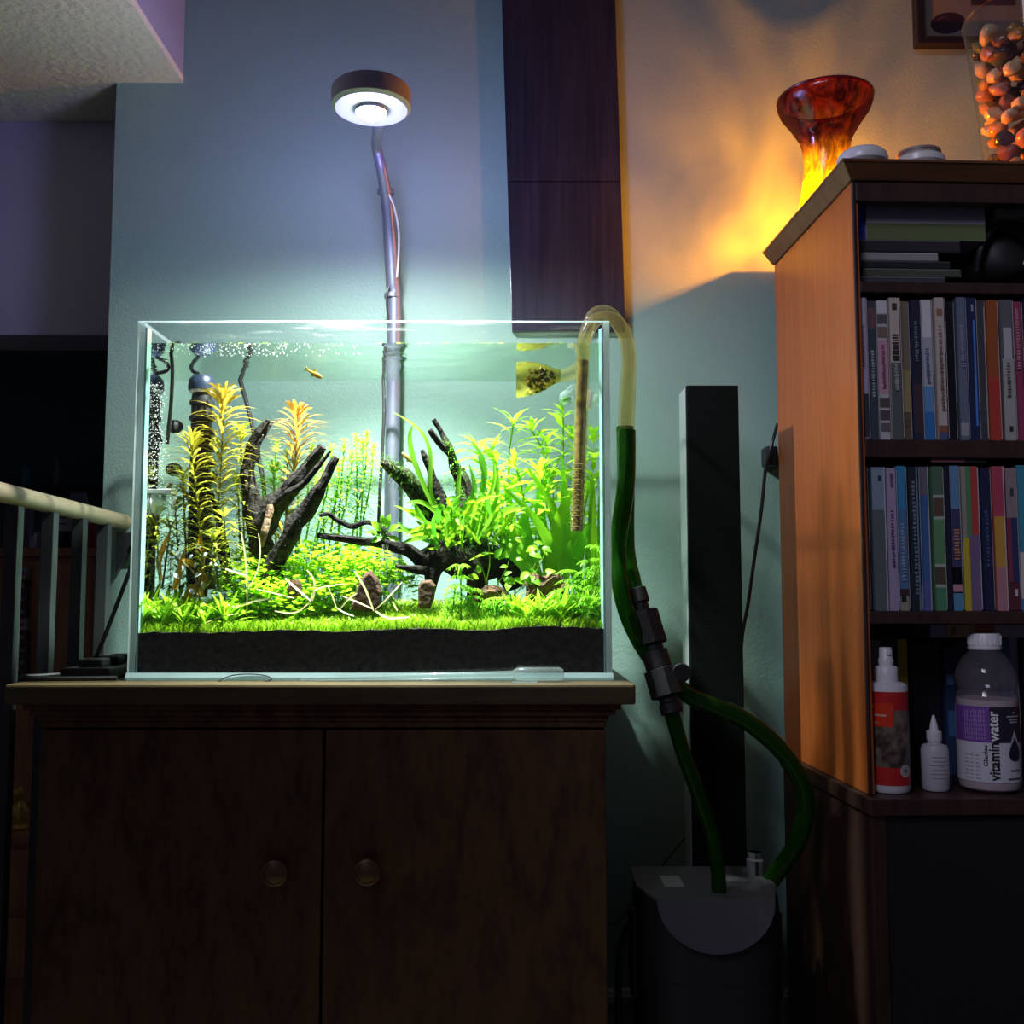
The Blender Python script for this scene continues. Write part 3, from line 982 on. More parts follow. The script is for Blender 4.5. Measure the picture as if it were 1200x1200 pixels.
# --- small round-leaved plant on the thin feeler, and on the body
an = root('round_leaved_plant', T(448, 632, .075), 'small dark green round-leaved plant on the driftwood feeler', 'aquatic plant')
AN = leaf_mesh('anub', 5, .2, .62, m_sword, .9, .1)
for (px, py, dx, dz, L) in [(446, 622, -.6, .7, 15), (452, 618, .3, 1, 16), (456, 622, .9, .6, 14), (442, 626, -1, .2, 14), (447, 630, -.7, -.3, 13), (456, 630, .9, -.2, 13), (450, 616, -.2, 1, 13)]:
    b0_ = T(449, 634, .072); p = T(px, py, .068)
    MB().tube([b0_, lerp(b0_, p, .6) + Vector((0, 0, .002)), p], 0.0007, 5).build('stalk', pmat('stalk_green', (.08, .25, .02), .5) if 'stalk_green' not in MATS else MATS['stalk_green'], an)
    leaf_obj(an, AN, p, (dx, -.35, dz), L * PXM, (0, -1, .6))
for k in range(5):
    MB().tube(smooth_path([T(447 + k * 2, 638, .07), T(446 + k * 2, 655, .068), T(443 + k * 3, 668 + R.uniform(-6, 8), .068)], 4), 0.0004, 4).build('root', m_white_plastic, an)
bu = root('round_leaved_plant', T(575, 668, .10), 'slender green plant with small spoon leaves in front of the arched driftwood', 'aquatic plant')
for k in range(26):
    px, py = R.uniform(560, 640), R.uniform(630, 690)
    p = T(px, py, R.uniform(.06, .10))
    a = R.uniform(0, 6.28)
    leaf_obj(bu, AN, p, (math.cos(a), -.3, math.sin(a) * .6 + .3), R.uniform(9, 16) * PXM, (0, -1, .8))
s = MB(); s.col = (.2, .35, .04)
for (x0_, y0_, x1_, y1_) in [(568, 690, 572, 632), (580, 690, 600, 640), (600, 700, 628, 660), (612, 690, 640, 645), (570, 690, 555, 650)]:
    s.tube(smooth_path([T(x0_, y0_, .1), T((x0_ + x1_) / 2 + 4, (y0_ + y1_) / 2, .085), T(x1_, y1_, .075)], 5), 0.0008, 5)
s.build('stem', m_plant, bu)

# --- clover-like mound in the middle
CLV = [(295, 672, .10, 34), (330, 668, .11, 36), (365, 664, .12, 36), (400, 664, .13, 34), (435, 664, .13, 30), (462, 668, .15, 26),
       (285, 690, .075, 30), (318, 694, .07, 32), (352, 692, .075, 32), (386, 690, .08, 32), (414, 688, .085, 26), (270, 706, .06, 24), (340, 710, .055, 26), (300, 650, .16, 30), (375, 648, .18, 32), (425, 650, .19, 30)]
for (cx, cy_, t, rr) in CLV:
    r0 = root('clover_leaf_plant', on_soil(cx, t), 'low bushy plant with masses of tiny clover-like leaves spread below the driftwood', 'aquatic plant', 'clover-like mound between the driftwoods')
    f = MB()
    s = MB()
    s.col = (.22, .42, .03)
    for i in range(210):
        a, q = R.uniform(0, 6.28), math.sqrt(R.random())
        px = cx + math.cos(a) * q * rr * 1.25
        h = cy_ - (1 - q * q) * rr * .55 + abs(R.gauss(0, 1)) * rr * .62
        tt = t + math.sin(a) * q * rr * PXM
        p = T(px, h, tt)
        g_ = soil_z(p.x, p.y - wy0)
        if p.z < g_ + .003:
            continue
        w = R.uniform(5.5, 10.5) * PXM
        f.col = gcol((0.42, 0.72, 0.03), .4)
        ang = R.uniform(0, 6.28)
        n6 = 5
        tilt = Vector((R.uniform(-.35, .35), R.uniform(-.55, .15), 0))
        ring = []
        for k in range(n6):
            a2 = ang + k * 6.283 / n6
            v = Vector((math.cos(a2), math.sin(a2), 0)) * w * .5 * R.uniform(.8, 1.15)
            v.z = v.dot(tilt)
            ring.append(p + v)
        f.add([p + Vector((0, 0, -w * .12))] + ring, [(0, 1 + k, 1 + (k + 1) % n6) for k in range(n6)])
        if i % 3 == 0:
            s.tube([p, Vector((lerp(p.x, r0.location.x, .25), p.y, max(g_, p.z - 0.02)))], 0.0004, 3, False)
    fo = f.build('foliage', m_plant, r0, smooth=False); fo['kind'] = 'stuff'
    so_ = s.build('stems', m_plant, r0, smooth=False); so_['kind'] = 'stuff'

# --- lime rosettes in the front corners
RO = [leaf_mesh('ro%d' % i, 5, c, w, m_hygro, 1.0, .12) for i, (c, w) in enumerate([(.15, .15), (.45, .13), (-.1, .16)])]
def rosette(px, t, n, L0, lab, grp, lift=1.1):
    b_ = on_soil(px, t)
    r0 = root('rosette_plant', b_, lab, 'aquatic plant', grp)
    for k in range(n):
        a = k * 2.4 + R.uniform(-.3, .3)
        dd = Vector((math.cos(a), math.sin(a) * .8, lift * R.uniform(.5, 1.6)))
        leaf_obj(r0, R.choice(RO), b_ + Vector((0, 0, .001 + .0007 * k)), dd, L0 * PXM * R.uniform(.7, 1.25))
ros = [(166, .02), (178, .05), (190, .015), (203, .04), (216, .02), (228, .05), (240, .018), (252, .035), (266, .02), (172, .09), (195, .085), (220, .09), (182, .13), (206, .13)]
for (px, t) in ros:
    rosette(px, t, 22, 31, 'lime rosette plant with pointed leaves in the grass below the heater', 'lime rosettes at the left glass')
for (px, t) in [(618, .03), (632, .015), (646, .03), (658, .012), (672, .03), (686, .015), (700, .03), (640, .06), (690, .06), (606, .05)]:
    rosette(px, t, 22, 29, 'lime rosette plant with narrow leaves in the grass below the inlet pipe', 'lime rosettes at the right glass')

# --- feathery plants
def feather(px, py, t, L, lab, grp):
    b_ = on_soil(px, t)
    topp = T(px + R.uniform(-6, 6), py, t)
    whorl = root('feathery_plant', b_, lab, 'aquatic plant', grp)
    f = MB()
    s = MB(); s.col = (.22, .45, .03)
    s.tube([b_, lerp(b_, topp, .5) + Vector((.001, 0, 0)), topp], 0.001, 5).build('stem', m_plant, whorl)
    for lv in range(5):
        p = lerp(b_, topp, .3 + .175 * lv + R.uniform(-.06, .03))
        for k in range(8):
            a = k * 6.283 / 8 + lv + R.uniform(-.35, .35)
            dd = Vector((math.cos(a), math.sin(a), R.uniform(.1, .9)))
            Lk = L * PXM * R.uniform(.7, 1.1)
            f.col = gcol((0.25, 0.60, 0.03), .3)
            f.leaf(p, dd, Lk, 0.0022, .8, n=4)
            for q in (.35, .55, .75):
                for sd in (-1, 1):
                    e_ = p + dd.normalized() * Lk * q + Vector((0, 0, -.8 * Lk * q * q))
                    f.leaf(e_, Vector((math.cos(a + sd), math.sin(a + sd), -.15)), Lk * .36, 0.0015, .3, n=2)
    fo = f.build('foliage', m_plant, whorl, smooth=False); fo['kind'] = 'stuff'
for (px, py, t) in [(668, 668, .05), (682, 655, .06), (696, 662, .045), (706, 678, .03), (676, 688, .03), (660, 692, .05), (700, 640, .08), (690, 700, .02)]:
    feather(px, py, t, 17, 'feathery bright green plant clustered by the right glass', 'feathery plants at the right glass')
for (px, py, t) in [(540, 662, .04), (528, 685, .045), (556, 690, .05), (575, 700, .06), (598, 698, .06)]:
    feather(px, py, t, 19, 'feathery pale green plant in front of the arched driftwood', 'feathery plants before the driftwood')

# --- rocks and litter
def rock(name, c, pts, thick, lab, mat):
    """angular stone from a pixel outline, with real thickness"""
    mb = MB()
    f0 = [T(px, py, c - thick * .35) for px, py in pts]
    cx_ = sum((p for p in f0), Vector()) / len(f0)
    f1 = [lerp(cx_, p, .8) + Vector((0, -.006, 0)) for p in f0]
    f2 = [lerp(cx_, p, .85) + Vector((R.uniform(-.002, .002), thick, 0)) for p in f0]
    n = len(pts)
    mb.add(f1 + f0 + f2, [list(range(n))[::-1], [2 * n + i for i in range(n)]] +
           [(i, (i + 1) % n, n + (i + 1) % n, n + i) for i in range(n)] + [(n + i, n + (i + 1) % n, 2 * n + (i + 1) % n, 2 * n + i) for i in range(n)])
    return tag(mb.build(name, mat, smooth=False, bevel=.0012), lab, 'stone')

rock('slate_stone', .05, [(410, 715), (414, 700), (420, 685), (427, 672), (434, 667), (443, 677), (448, 694), (448, 714), (430, 718)], .016, 'pointed flat brown stone standing in the grass below the driftwood feelers', m_rock)
rock('stone', .06, [(490, 712), (490, 688), (494, 680), (505, 679), (511, 686), (508, 704), (504, 714)], .015, 'small rust-brown stone block under the arched driftwood', m_rock)
mb = MB(); mb.blob(T(640, 692, .075), .020, 3, .6, 60, (1.35, .8, 1.0))
tag(mb.build('stone', m_rock), 'lumpy reddish-brown stone behind the lime rosettes', 'stone')
mb = MB(); mb.blob(T(575, 700, .09), .016, 3, .6, 60, (1.6, .8, .8))
tag(mb.build('stone', m_rock), 'low brown stone half hidden by feathery plants', 'stone')
mb = MB(); mb.blob(T(345, 690, .05), .010, 2, .5, 60, (1.1, .7, 1.3))
tag(mb.build('stone', m_rock), 'small brown stone among the clover-like leaves', 'stone')

m_dead = plant_mat('withered_leaf', False, (0.85, 0.78, 0.50), (0.70, 0.60, 0.25), .3)
m_dead_o = plant_mat('orange_old_leaf', False, (0.60, 0.30, 0.02), (0.42, 0.26, 0.03), .4)
deads = [([(289, 722, .03), (290, 690, .03), (288, 655, .035), (283, 624, .04)], 5), ([(291, 690, .03), (302, 668, .035), (305, 645, .04), (303, 625, .045)], 4),
         ([(246, 661, .05), (268, 668, .045), (290, 675, .04)], 5), ([(300, 690, .03), (325, 696, .03), (345, 701, .028)], 4), ([(258, 703, .035), (275, 711, .03), (300, 704, .03), (318, 702, .03)], 5),
         ([(322, 716, .02), (345, 718, .02), (362, 706, .02), (372, 690, .025), (404, 684, .03)], 5), ([(334, 678, .03), (348, 690, .025), (364, 704, .02)], 6),
         ([(360, 668, .03), (368, 680, .025), (368, 695, .022), (366, 704, .02)], 5), ([(398, 714, .02), (408, 702, .02), (418, 695, .02)], 6), ([(416, 670, .025), (428, 690, .02), (438, 716, .015)], 6),
         ([(400, 698, .03), (420, 706, .025), (438, 714, .02)], 4), ([(440, 714, .02), (455, 700, .02), (471, 682, .03)], 4), ([(384, 686, .03), (390, 700, .025), (394, 712, .02)], 3),
         ([(440, 716, .015), (455, 724, .012), (480, 723, .012)], 6), ([(394, 712, .02), (404, 718, .018), (415, 722, .015)], 4), ([(460, 705, .02), (466, 716, .018)], 5), ([(240, 730, .012), (262, 722, .015), (280, 719, .018)], 3)]
for p, w in deads:
    pts = smooth_path([T(*q) for q in p], 5)
    mb = MB(); mb.ribbon(pts, w * .45 * PXM, (.1, -1, .5), lambda u: .45 + .55 * math.sin(math.pi * min(1, u * .9 + .05)), .15)
    tag(mb.build('withered_leaf', m_dead), 'long pale withered leaf lying over the grass and clover-like plants', 'leaf', 'pale withered leaves in the tank')
for p, w in [([(215, 668, .05), (205, 690, .05), (212, 660, .05), (218, 640, .05)], 8), ([(243, 654, .05), (235, 640, .05), (236, 625, .05)], 8), ([(212, 655, .05), (222, 659, .045), (229, 666, .045)], 8),
             ([(190, 680, .06), (186, 660, .06), (192, 640, .06), (198, 625, .06)], 9), ([(232, 700, .05), (238, 680, .05), (232, 665, .05)], 14), ([(216, 712, .045), (226, 690, .045), (240, 700, .04)], 16)]:
    pts = smooth_path([T(*q) for q in p], 5)
    mb = MB(); mb.ribbon(pts, w * .75 * PXM, (.2, -1, .3), None, .15)
    tag(mb.build('old_leaf', m_dead_o), 'curled orange-brown old leaf below the whorled stems', 'leaf', 'orange-brown old leaves in the tank')
mb = MB()
m_grey_leaf = plant_mat('silvery_leaf', False, (0.55, 0.62, 0.60), (0.40, 0.48, 0.46), .3)
GL = leaf_mesh('silver', 5, .3, .6, m_grey_leaf)
r0 = root('silvery_plant', on_soil(238, .035), 'small plant with pale silvery leaves beside the orange-brown old leaves', 'aquatic plant')
for (px, py) in [(210, 655), (217, 668), (228, 676), (236, 640), (222, 690), (239, 690), (204, 672), (246, 660), (232, 660), (214, 680), (243, 648), (226, 650)]:
    a = R.uniform(0, 6.28)
    leaf_obj(r0, GL, T(px, py, .03), (math.cos(a), -.3, math.sin(a)), R.uniform(6, 9) * PXM, (0, -1, .6))
s = MB(); s.col = (.25, .2, .08)
s.tube(smooth_path([on_soil(238, .035), T(232, 690, .033), T(226, 670, .032), T(215, 660, .031)], 5), .0012, 5)
s.tube(smooth_path([T(232, 690, .033), T(238, 665, .032), T(240, 645, .031)], 5), .001, 5)
s.build('stem', m_plant, r0)

# ================================================================ bubbles
def specks(name, gen, n, lab, cat, r=(.0003, .0007), mat=None):
    mb = MB()
    for i in range(n):
        p = gen()
        q = R.uniform(*r)
        mb.add([p + Vector(v) * q for v in ((1, 0, 0), (-1, 0, 0), (0, 1, 0), (0, -1, 0), (0, 0, 1), (0, 0, -1))],
               [(0, 2, 4), (2, 1, 4), (1, 3, 4), (3, 0, 4), (2, 0, 5), (1, 2, 5), (3, 1, 5), (0, 3, 5)])
    return tag(mb.build(name, mat or m_bubble), lab, cat, kind='stuff')

specks('bubble_column', lambda: T(R.gauss(182, 5.5) + R.uniform(-5, 5), R.uniform(448, 572), .05 + R.uniform(-.012, .012)), 520, 'column of tiny white bubbles rising from the clear diffuser box', 'bubbles', (.0004, .0009))
specks('drifting_bubbles', lambda: T(R.uniform(165, 470), R.uniform(445, 640), R.uniform(.01, .2)), 260, 'fine white bubbles drifting through the left half of the water', 'bubbles', (.0002, .00045))
def surf():
    p = T(R.choice([R.gauss(230, 30), R.gauss(290, 30), R.uniform(170, 420)]), 410, .01)
    x = min(max(p.x, wx0 + .003), wx1 - .003)
    return Vector((x, wy0 + .003 + .07 * R.random() ** 1.6, zw - .0004))
specks('surface_bubbles', surf, 300, 'white froth of bubbles under the water surface above the heater', 'bubbles', (.0003, .0008))
fl = MB()
for i in range(170):
    px = R.choice([R.gauss(620, 45), R.gauss(530, 50), R.gauss(270, 40), R.uniform(180, 690)])
    p = T(px, 410, .01); x = min(max(p.x, wx0 + .006), wx1 - .006)
    c_ = Vector((x, wy0 + .003 + .2 * R.random() ** 3, zw + .0004))
    fl.col = gcol((.28, .45, .03), .4)
    w = R.uniform(.0015, .005)
    ring = [c_ + Vector((math.cos(k * 1.047) * w, math.sin(k * 1.047) * w * .7, R.uniform(0, .0006))) for k in range(6)]
    fl.add(ring, [list(range(6))])
tag(fl.build('floating_leaves', m_plant, smooth=False), 'tiny green leaves floating on the water surface', 'leaves', kind='stuff')

# ================================================================ fish
def fish(p, d, L, c1, c2, lab):
    d = Vector(d).normalized()
    z = Vector((0, 0, 1)); y = z.cross(d).normalized(); z = d.cross(y)
    M = Matrix((d, y, z)).transposed()
    r0 = root('fish', p, lab, 'fish')
    mb = MB()
    prof = [(-.5, .03), (-.4, .05), (-.2, .10), (.05, .14), (.25, .135), (.4, .09), (.48, .045), (.5, .01)]
    n = 10
    vv = []
    for (x, r_) in prof:
        for k in range(n):
            a = k * 6.283 / n
            vv.append(p + M @ Vector((x, math.cos(a) * r_ * .55, math.sin(a) * r_)) * L)
    mb.col = c1
    mb.add(vv, [(i * n + k, i * n + (k + 1) % n, (i + 1) * n + (k + 1) % n, (i + 1) * n + k) for i in range(len(prof) - 1) for k in range(n)])
    mb.build('body', m_plant, r0)
    def fin(nm, pl):
        f = MB(); f.col = c2
        a = [p + M @ Vector((x, -.01, q)) * L for x, q in pl]; b_ = [p + M @ Vector((x, .01, q)) * L for x, q in pl]
        k = len(pl)
        f.add(a + b_, [list(range(k))[::-1], [k + i for i in range(k)]] + [(i, (i + 1) % k, k + (i + 1) % k, k + i) for i in range(k)])
        f.build(nm, m_plant, r0, smooth=False)
    fin('tail_fin', [(-.47, .03), (-.72, .16), (-.66, 0), (-.72, -.16), (-.47, -.03)])
    fin('dorsal_fin', [(.08, .12), (-.08, .25), (-.22, .2), (-.2, .09)])
    fin('anal_fin', [(.02, -.12), (-.1, -.22), (-.2, -.09)])
    e_ = MB(); e_.blob(p + M @ Vector((.38, -.035, .03)) * L, L * .035, 1, 0)
    e_.blob(p + M @ Vector((.38, .035, .03)) * L, L * .035, 1, 0)
    e_.build('eyes', m_black, r0)
fish(T(369, 438.5, .03), (.85, -.2, -.5), 21 * PXM, (.34, .24, .04), (.55, .45, .12), 'small golden-brown fish just under the water surface')
fish(T(478, 537, .12), (-.75, -.2, .72), 20 * PXM, (.45, .36, .12), (.6, .5, .25), 'small tan fish beside the mossy driftwood arm')

# ================================================================ tank equipment
m_navy = pmat('slate_blue_plastic', (0.02, 0.035, 0.07), 0.4)
HT = .15
he = root('heater', T(237, 680, HT), 'black tubular heater with a blue cap standing in the rear corner', 'heater')
def vcyl(name, px, y0, y1, t, rpx, mat, parent, seg=18, prof=None):
    a, b_ = T(px, y0, t), T(px, y1, t)
    r_ = rpx * PXM * 1.05
    if prof is None:
        prof = [(0, 0), (.9, 0), (1, .02), (1, .98), (.9, 1), (0, 1)]
    return MB().lathe([(q * r_, lerp(b_.z, a.z, h)) for q, h in prof], (a.x, a.y, 0), seg).build(name, mat, parent)
vcyl('cap', 237, 441, 458, HT, 15.5, m_navy, he, prof=[(0, 0), (1, 0), (1.02, .3), (.95, .75), (.7, 1), (0, 1)])
vcyl('collar', 237, 458, 461, HT, 14, m_white_plastic, he)
vcyl('tube', 237, 461, 700, HT, 12, m_black, he)
for k in range(11):
    y = 470 + k * 18
    vcyl('guard_ring', 237, y, y + 5, HT, 14.5, m_black_soft, he)
for (py) in (500, 550):
    p = T(220, py, HT)
    MB().lathe([(0, -.002), (.010, -.002), (.008, .003), (.004, .007), (0, .008)], (tx0 + G + .004, p.y, p.z), 16, mat=Matrix.Rotation(rad(90), 3, 'Y')).build('suction_cup', m_black_soft, he)

def cable(name, pts, r_, mat, lab, cat='cable', n=8, seg=7, group=None):
    return tag(MB().tube(smooth_path(pts, n), r_, seg).build(name, mat), lab, cat, group)
xin = tx0 + G + .006
cable('power_cable', [T(232, 441, HT) + Vector((0, 0, .004)), Vector((xin + .012, YF + .145, zw - .004)), Vector((xin + .008, YF + .142, tz1 - .012)), Vector((tx0 + .004, YF + .14, tz1 + .006)),
                      Vector((tx0 - .006, YF + .14, tz1 - .03)), Vector((tx0 - .010, YF + .12, zt + .25)), Vector((tx0 - .030, YF + .08, zt + .14)), Vector((tx0 - .052, YF + .05, zt + .045)), Vector((tx0 - .062, YF + .05, zt + .022))],
      .0028, m_black, 'black heater cable hung over the left rim down to the power strip')
cable('air_tube', [T(199, 402, .06) + Vector((0, 0, .0)), T(202, 430, .07), T(201, 465, .08), T(198, 500, .09), T(196, 520, .10)], .0026, m_black, 'thin black tube bending down along the left glass')
cable('sensor_cable', [T(280, 441, .272), T(288, 468, .272), T(296, 500, .272), T(304, 540, .272), T(309, 570, .272), T(312, 620, .272)], .0034, m_black_soft, 'thick black cable slanting down behind the orange-tipped stems')
cable('sensor_cable', [T(449, 441, .274), T(450, 480, .274), T(448, 530, .274), T(445, 580, .274), T(443, 640, .274), T(443, 690, .274)], .0026, m_black, 'thin black cable hanging straight down behind the driftwood feelers')

# clear diffuser box and its sucker on the left glass
db = root('diffuser_box', T(186, 600, .05), 'clear plastic diffuser box with white sucker fixed to the left glass', 'diffuser')
a, b_ = T(176, 604, .055), T(203, 574, .055)
MB().box((a.x, a.y - .012, a.z), (b_.x, a.y + .012, b_.z - .006)).build('box', m_clear, db, smooth=False, bevel=.0015)
MB().box((a.x - .001, a.y - .013, b_.z - .0058), (b_.x + .001, a.y + .013, b_.z)).build('lid', m_white_plastic, db, smooth=False, bevel=.001)
MB().lathe([(0, 0), (.014, 0), (.0125, .003), (.006, .007), (.004, .012), (0, .0125)], (tx0 + G + .0012, a.y, (a.z + b_.z) / 2), 18, mat=Matrix.Rotation(rad(90), 3, 'Y')).build('suction_cup', m_white_plastic, db)
sk = root('sucker_clip', T(699, 468, .10), 'white cross-shaped sucker clip on the right glass', 'clip')
p = T(699, 468, .10)
p.x = wx1 - .012
MB().lathe([(0, 0), (.010, 0), (.009, .003), (.004, .007), (0, .008)], (wx1 - .0008, p.y, p.z), 16, mat=Matrix.Rotation(rad(-90), 3, 'Y')).build('suction_cup', m_clear, sk)
MB().box((p.x - .004, p.y - .003, p.z - .013), (p.x + .003, p.y + .003, p.z + .013)).build('clip_arm', m_white_plastic, sk, bevel=.001)
dc = root('drop_checker', T(664, 466, .16), 'small clear glass drop checker with green liquid beside the inlet pipe', 'drop checker')
p = T(664, 466, .16)
MB().blob(p, .0105, 3, 0, scale=(1, 1, 1.05)).build('bulb', m_clear, dc)
MB().tube(smooth_path([p + Vector((.002, 0, .009)), p + Vector((.009, 0, .016)), p + Vector((.019, 0, .012))], 5), .0035, 10).build('neck', m_clear, dc)
MB().lathe([(0, -.0075), (.005, -.0065), (.0078, -.003), (.0078, -.001), (0, -.001)], p, 14).build('liquid', pmat('green_liquid', (.12, .42, .02), .2), dc)

# ---- glass pipes
rp_ = .0092
yi, yo = YF + .045, YF + .078       # depth of inlet and outlet pipes
def pipe(name, pts, r_, mat, parent, n=8, seg=14):
    return MB().tube(smooth_path(pts, n), r_, seg, False).build(name, mat, parent)
xo = tx1 + .030                      # outside leg
xi = tx1 - .031                      # inside leg
zr_ = tz1
inl = root('inlet_pipe', (xi, yi, soil_z(xi, .08)), 'brown-stained glass inlet pipe hooked over the right rim reaching down into the plants', 'pipe')
hb = W(727, 515, yi).z
pin = [Vector((xo - .004, yi, hb)), Vector((xo - .001, yi, hb + .06)), Vector((xo, yi, zr_ - .035)), Vector((xo - .004, yi, zr_ - .008)), Vector((xo - .020, yi, zr_ + .014)), Vector((xi + .018, yi, zr_ + .014)), Vector((xi + .003, yi, zr_ - .010)),
       Vector((xi, yi, zw - .004)), Vector((xi - .002, yi, zw - .06)), Vector((xi - .006, yi, T(673, 560, (yi - wy0) / .83).z)), Vector((xi - .009, yi, T(672, 622, (yi - wy0) / .83).z))]
pipe('tube', pin, rp_, m_pipe, inl)
film = smooth_path([pin[7] + Vector((0, 0, -.01)), pin[8], pin[9], pin[10]], 8)
MB().tube(film, rp_ * .74, 12).build('algae_film', m_algae, inl)
zlo, zhi = T(672, 618, (yi - wy0) / .83).z, T(672, 545, (yi - wy0) / .83).z
for k in range(13):
    z = lerp(zlo, zhi, k / 12)
    x = xi - .009 + (z - zlo) / (zhi - zlo) * .004
    MB().tube([Vector((x - rp_ * .95, yi - .003, z)), Vector((x - rp_ * .3, yi - rp_ * 1.0, z + .0006)), Vector((x + .003, yi - rp_ * .98, z))], .0007, 5).build('slot', m_algae, inl)
out = root('outlet_pipe', (xi, yo, zw - .06), 'yellow-stained glass outlet pipe with a flared bell below the water surface', 'pipe')
bell = T(618, 430, (yo - wy0) / .83)
po = [Vector((xo - .004, yo, hb + .01)), Vector((xo, yo, hb + .08)), Vector((xo + .002, yo, zr_ - .03)), Vector((xo - .003, yo, zr_ + .0)), Vector((xo - .020, yo, zr_ + .030)), Vector((xi + .018, yo, zr_ + .030)), Vector((xi + .004, yo, zr_ - .004)),
      Vector((xi + .001, yo, zw - .008)), Vector((xi - .006, yo, zw - .018)), Vector((xi - .018, yo, zw - .0255)), Vector((xi - .028, yo, zw - .027))]
pipe('tube', po, rp_, m_pipe, out)
# bell: flares towards the left
m_bell = thin_glass('algae_stained_bell', (0.80, 0.76, 0.42), 1.4, .05, ((0.24, 0.24, 0.04), .40))
ax0 = po[-1]
prof = [(0, .0092), (.008, .0108), (.020, .0175), (.034, .0230), (.048, .0252), (.060, .0250)]
vv = []
n = 22
for (q, r_) in prof:
    for k in range(n):
        a = k * 6.283 / n
        vv.append(ax0 + Vector((-q, math.cos(a) * r_, math.sin(a) * r_ * .95 - q * .10)))
bl = MB(); bl.add(vv, [(i * n + k, i * n + (k + 1) % n, (i + 1) * n + (k + 1) % n, (i + 1) * n + k) for i in range(len(prof) - 1) for k in range(n)])
bl.build('bell', m_bell, out)
al = MB()
for k in range(150):
    a = R.uniform(2.7, 6.7)
    q = R.uniform(.020, .0475) if R.random() < .75 else R.uniform(.008, .03)
    r_ = lerps([p_[1] for p_ in prof], 48)[int(q * 1000)] * .86
    al.blob(ax0 + Vector((-q, math.cos(a) * r_, math.sin(a) * r_ * .95 - q * .10)), R.uniform(.0012, .0035), 1, .6, 300)
al.build('algae_clump', m_algae, out)

# ---- hoses and couplings
zf_top = W(830, 1040, 1.43).z
hosA = [Vector((xo - .004, yi, hb + .012)), Vector((xo - .006, yi, hb - .06)), W(724, 640, 1.36), W(728, 690, 1.35), W(742, 735, 1.34), W(770, 780, 1.35), W(808, 815, 1.36), W(870, 842, 1.36), W(920, 885, 1.37), W(944, 935, 1.39), W(935, 985, 1.40), W(912, 1020, 1.415), W(903, 1032, 1.42)]
hosB = [Vector((xo - .003, yo, hb + .022)), Vector((xo - .002, yo, hb - .05)), W(734, 640, 1.395), W(741, 680, 1.38), W(750, 715, 1.365)]
hosC = [W(785, 828, 1.33), W(800, 880, 1.335), W(818, 930, 1.345), W(836, 985, 1.355), W(842, 1030, 1.355), W(842, 1085, 1.35), W(842, 1102, 1.35)]
hr = .0118
tag(MB().tube(smooth_path(hosA, 8), hr, 12).build('hose', m_hose), 'green hose sweeping from the inlet pipe in a wide loop to the filter', 'hose')
tag(MB().tube(smooth_path(hosB, 8), hr, 12).build('hose', m_hose), 'short straight green hose between the outlet pipe and the black couplings', 'hose')
tag(MB().tube(smooth_path(hosC, 8), .0098, 12).build('hose', m_hose), 'green hose from the black couplings down into the filter head', 'hose')
cp = root('hose_coupling', W(785, 830, 1.34), 'pair of black quick-release couplings with a valve knob on the straight hose', 'coupling')
A, B = W(745, 690, 1.362), W(788, 836, 1.325)
ax = (B - A); Lc = ax.length; ax.normalize()
Mx = Vector((0, 0, 1)).rotation_difference(ax).to_matrix()
def ring(nm, u0, u1, r_, seg=16, mat=m_black_soft):
    MB().lathe([(r_ * .9, u0 * Lc), (r_, u0 * Lc + .001), (r_, u1 * Lc - .001), (r_ * .9, u1 * Lc)], A, seg, mat=Mx).build(nm, mat, cp)
ring('hose_nut', .0, .12, .0135)
ring('neck', .12, .19, .0105)
ring('upper_valve', .19, .46, .021, 8)
ring('neck', .46, .51, .0135)
ring('union_nut', .51, .655, .0175, 12)
ring('lower_valve', .655, .87, .0215, 8)
ring('neck', .87, .92, .0125)
ring('hose_nut', .92, 1.0, .0145)
kp = A + ax * Lc * .70 + Vector((.024, -.004, .004))
MB().lathe([(0, -.011), (.011, -.011), (.0125, -.009), (.0125, .009), (.011, .011), (0, .011)], kp, 18, mat=Matrix.Rotation(rad(90), 3, 'X')).build('valve_knob', m_black_soft, cp)

# ================================================================ aquarium lamp
lp = root('aquarium_lamp', (W(462, 400, 1.612).x, 1.612, zt), 'lit round aquarium lamp on a bent metal arm rising behind the tank', 'lamp')
hz = LED.z + .012
MB().lathe([(.0, .0), (.021, .0), (.021, .004), (.048, .004), (.053, .008), (.053, .030), (.049, .034), (.020, .036), (.0, .036)], (LED.x, LED.y, hz - .004), 36).build('head', m_lamp_body, lp)
MB().lathe([(.0, -.006), (.012, -.0045), (.019, -.0015), (.0205, .0)], (LED.x, LED.y, hz - .0045), 24, cap_bot=False, cap_top=True).build('diode_lens', m_led, lp)
p0 = W(462, 400, 1.612)
arm = [Vector((p0.x - .003, 1.612, zt)), Vector((p0.x - .002, 1.612, zt + .25)), W(462, 372, 1.612), W(460, 330, 1.608), W(457, 280, 1.595), W(453, 235, 1.57), W(447, 198, 1.54), W(441, 168, 1.515), Vector((LED.x + .004, LED.y + .055, hz + .014)), Vector((LED.x, LED.y + .049, hz + .014))]
ap = smooth_path(arm, 7)
MB().tube(ap, lerps([.0115, .0115, .011, .0105, .009, .008, .0075, .007], len(ap)), 14).build('arm', m_lamp_metal, lp)
for (px, py, Y) in [(460, 347, 1.611), (452, 225, 1.568)]:
    p = W(px, py, Y)
    MB().lathe([(.0125, -.004), (.0135, -.003), (.0135, .003), (.0125, .004)], p, 16).build('clamp_ring', m_lamp_metal, lp)
MB().tube(smooth_path([W(452, 222, 1.558), W(461, 240, 1.565), W(467, 270, 1.58), W(467, 300, 1.59), W(465, 325, 1.597)], 6), .0016, 6).build('cord', m_white_plastic, lp)
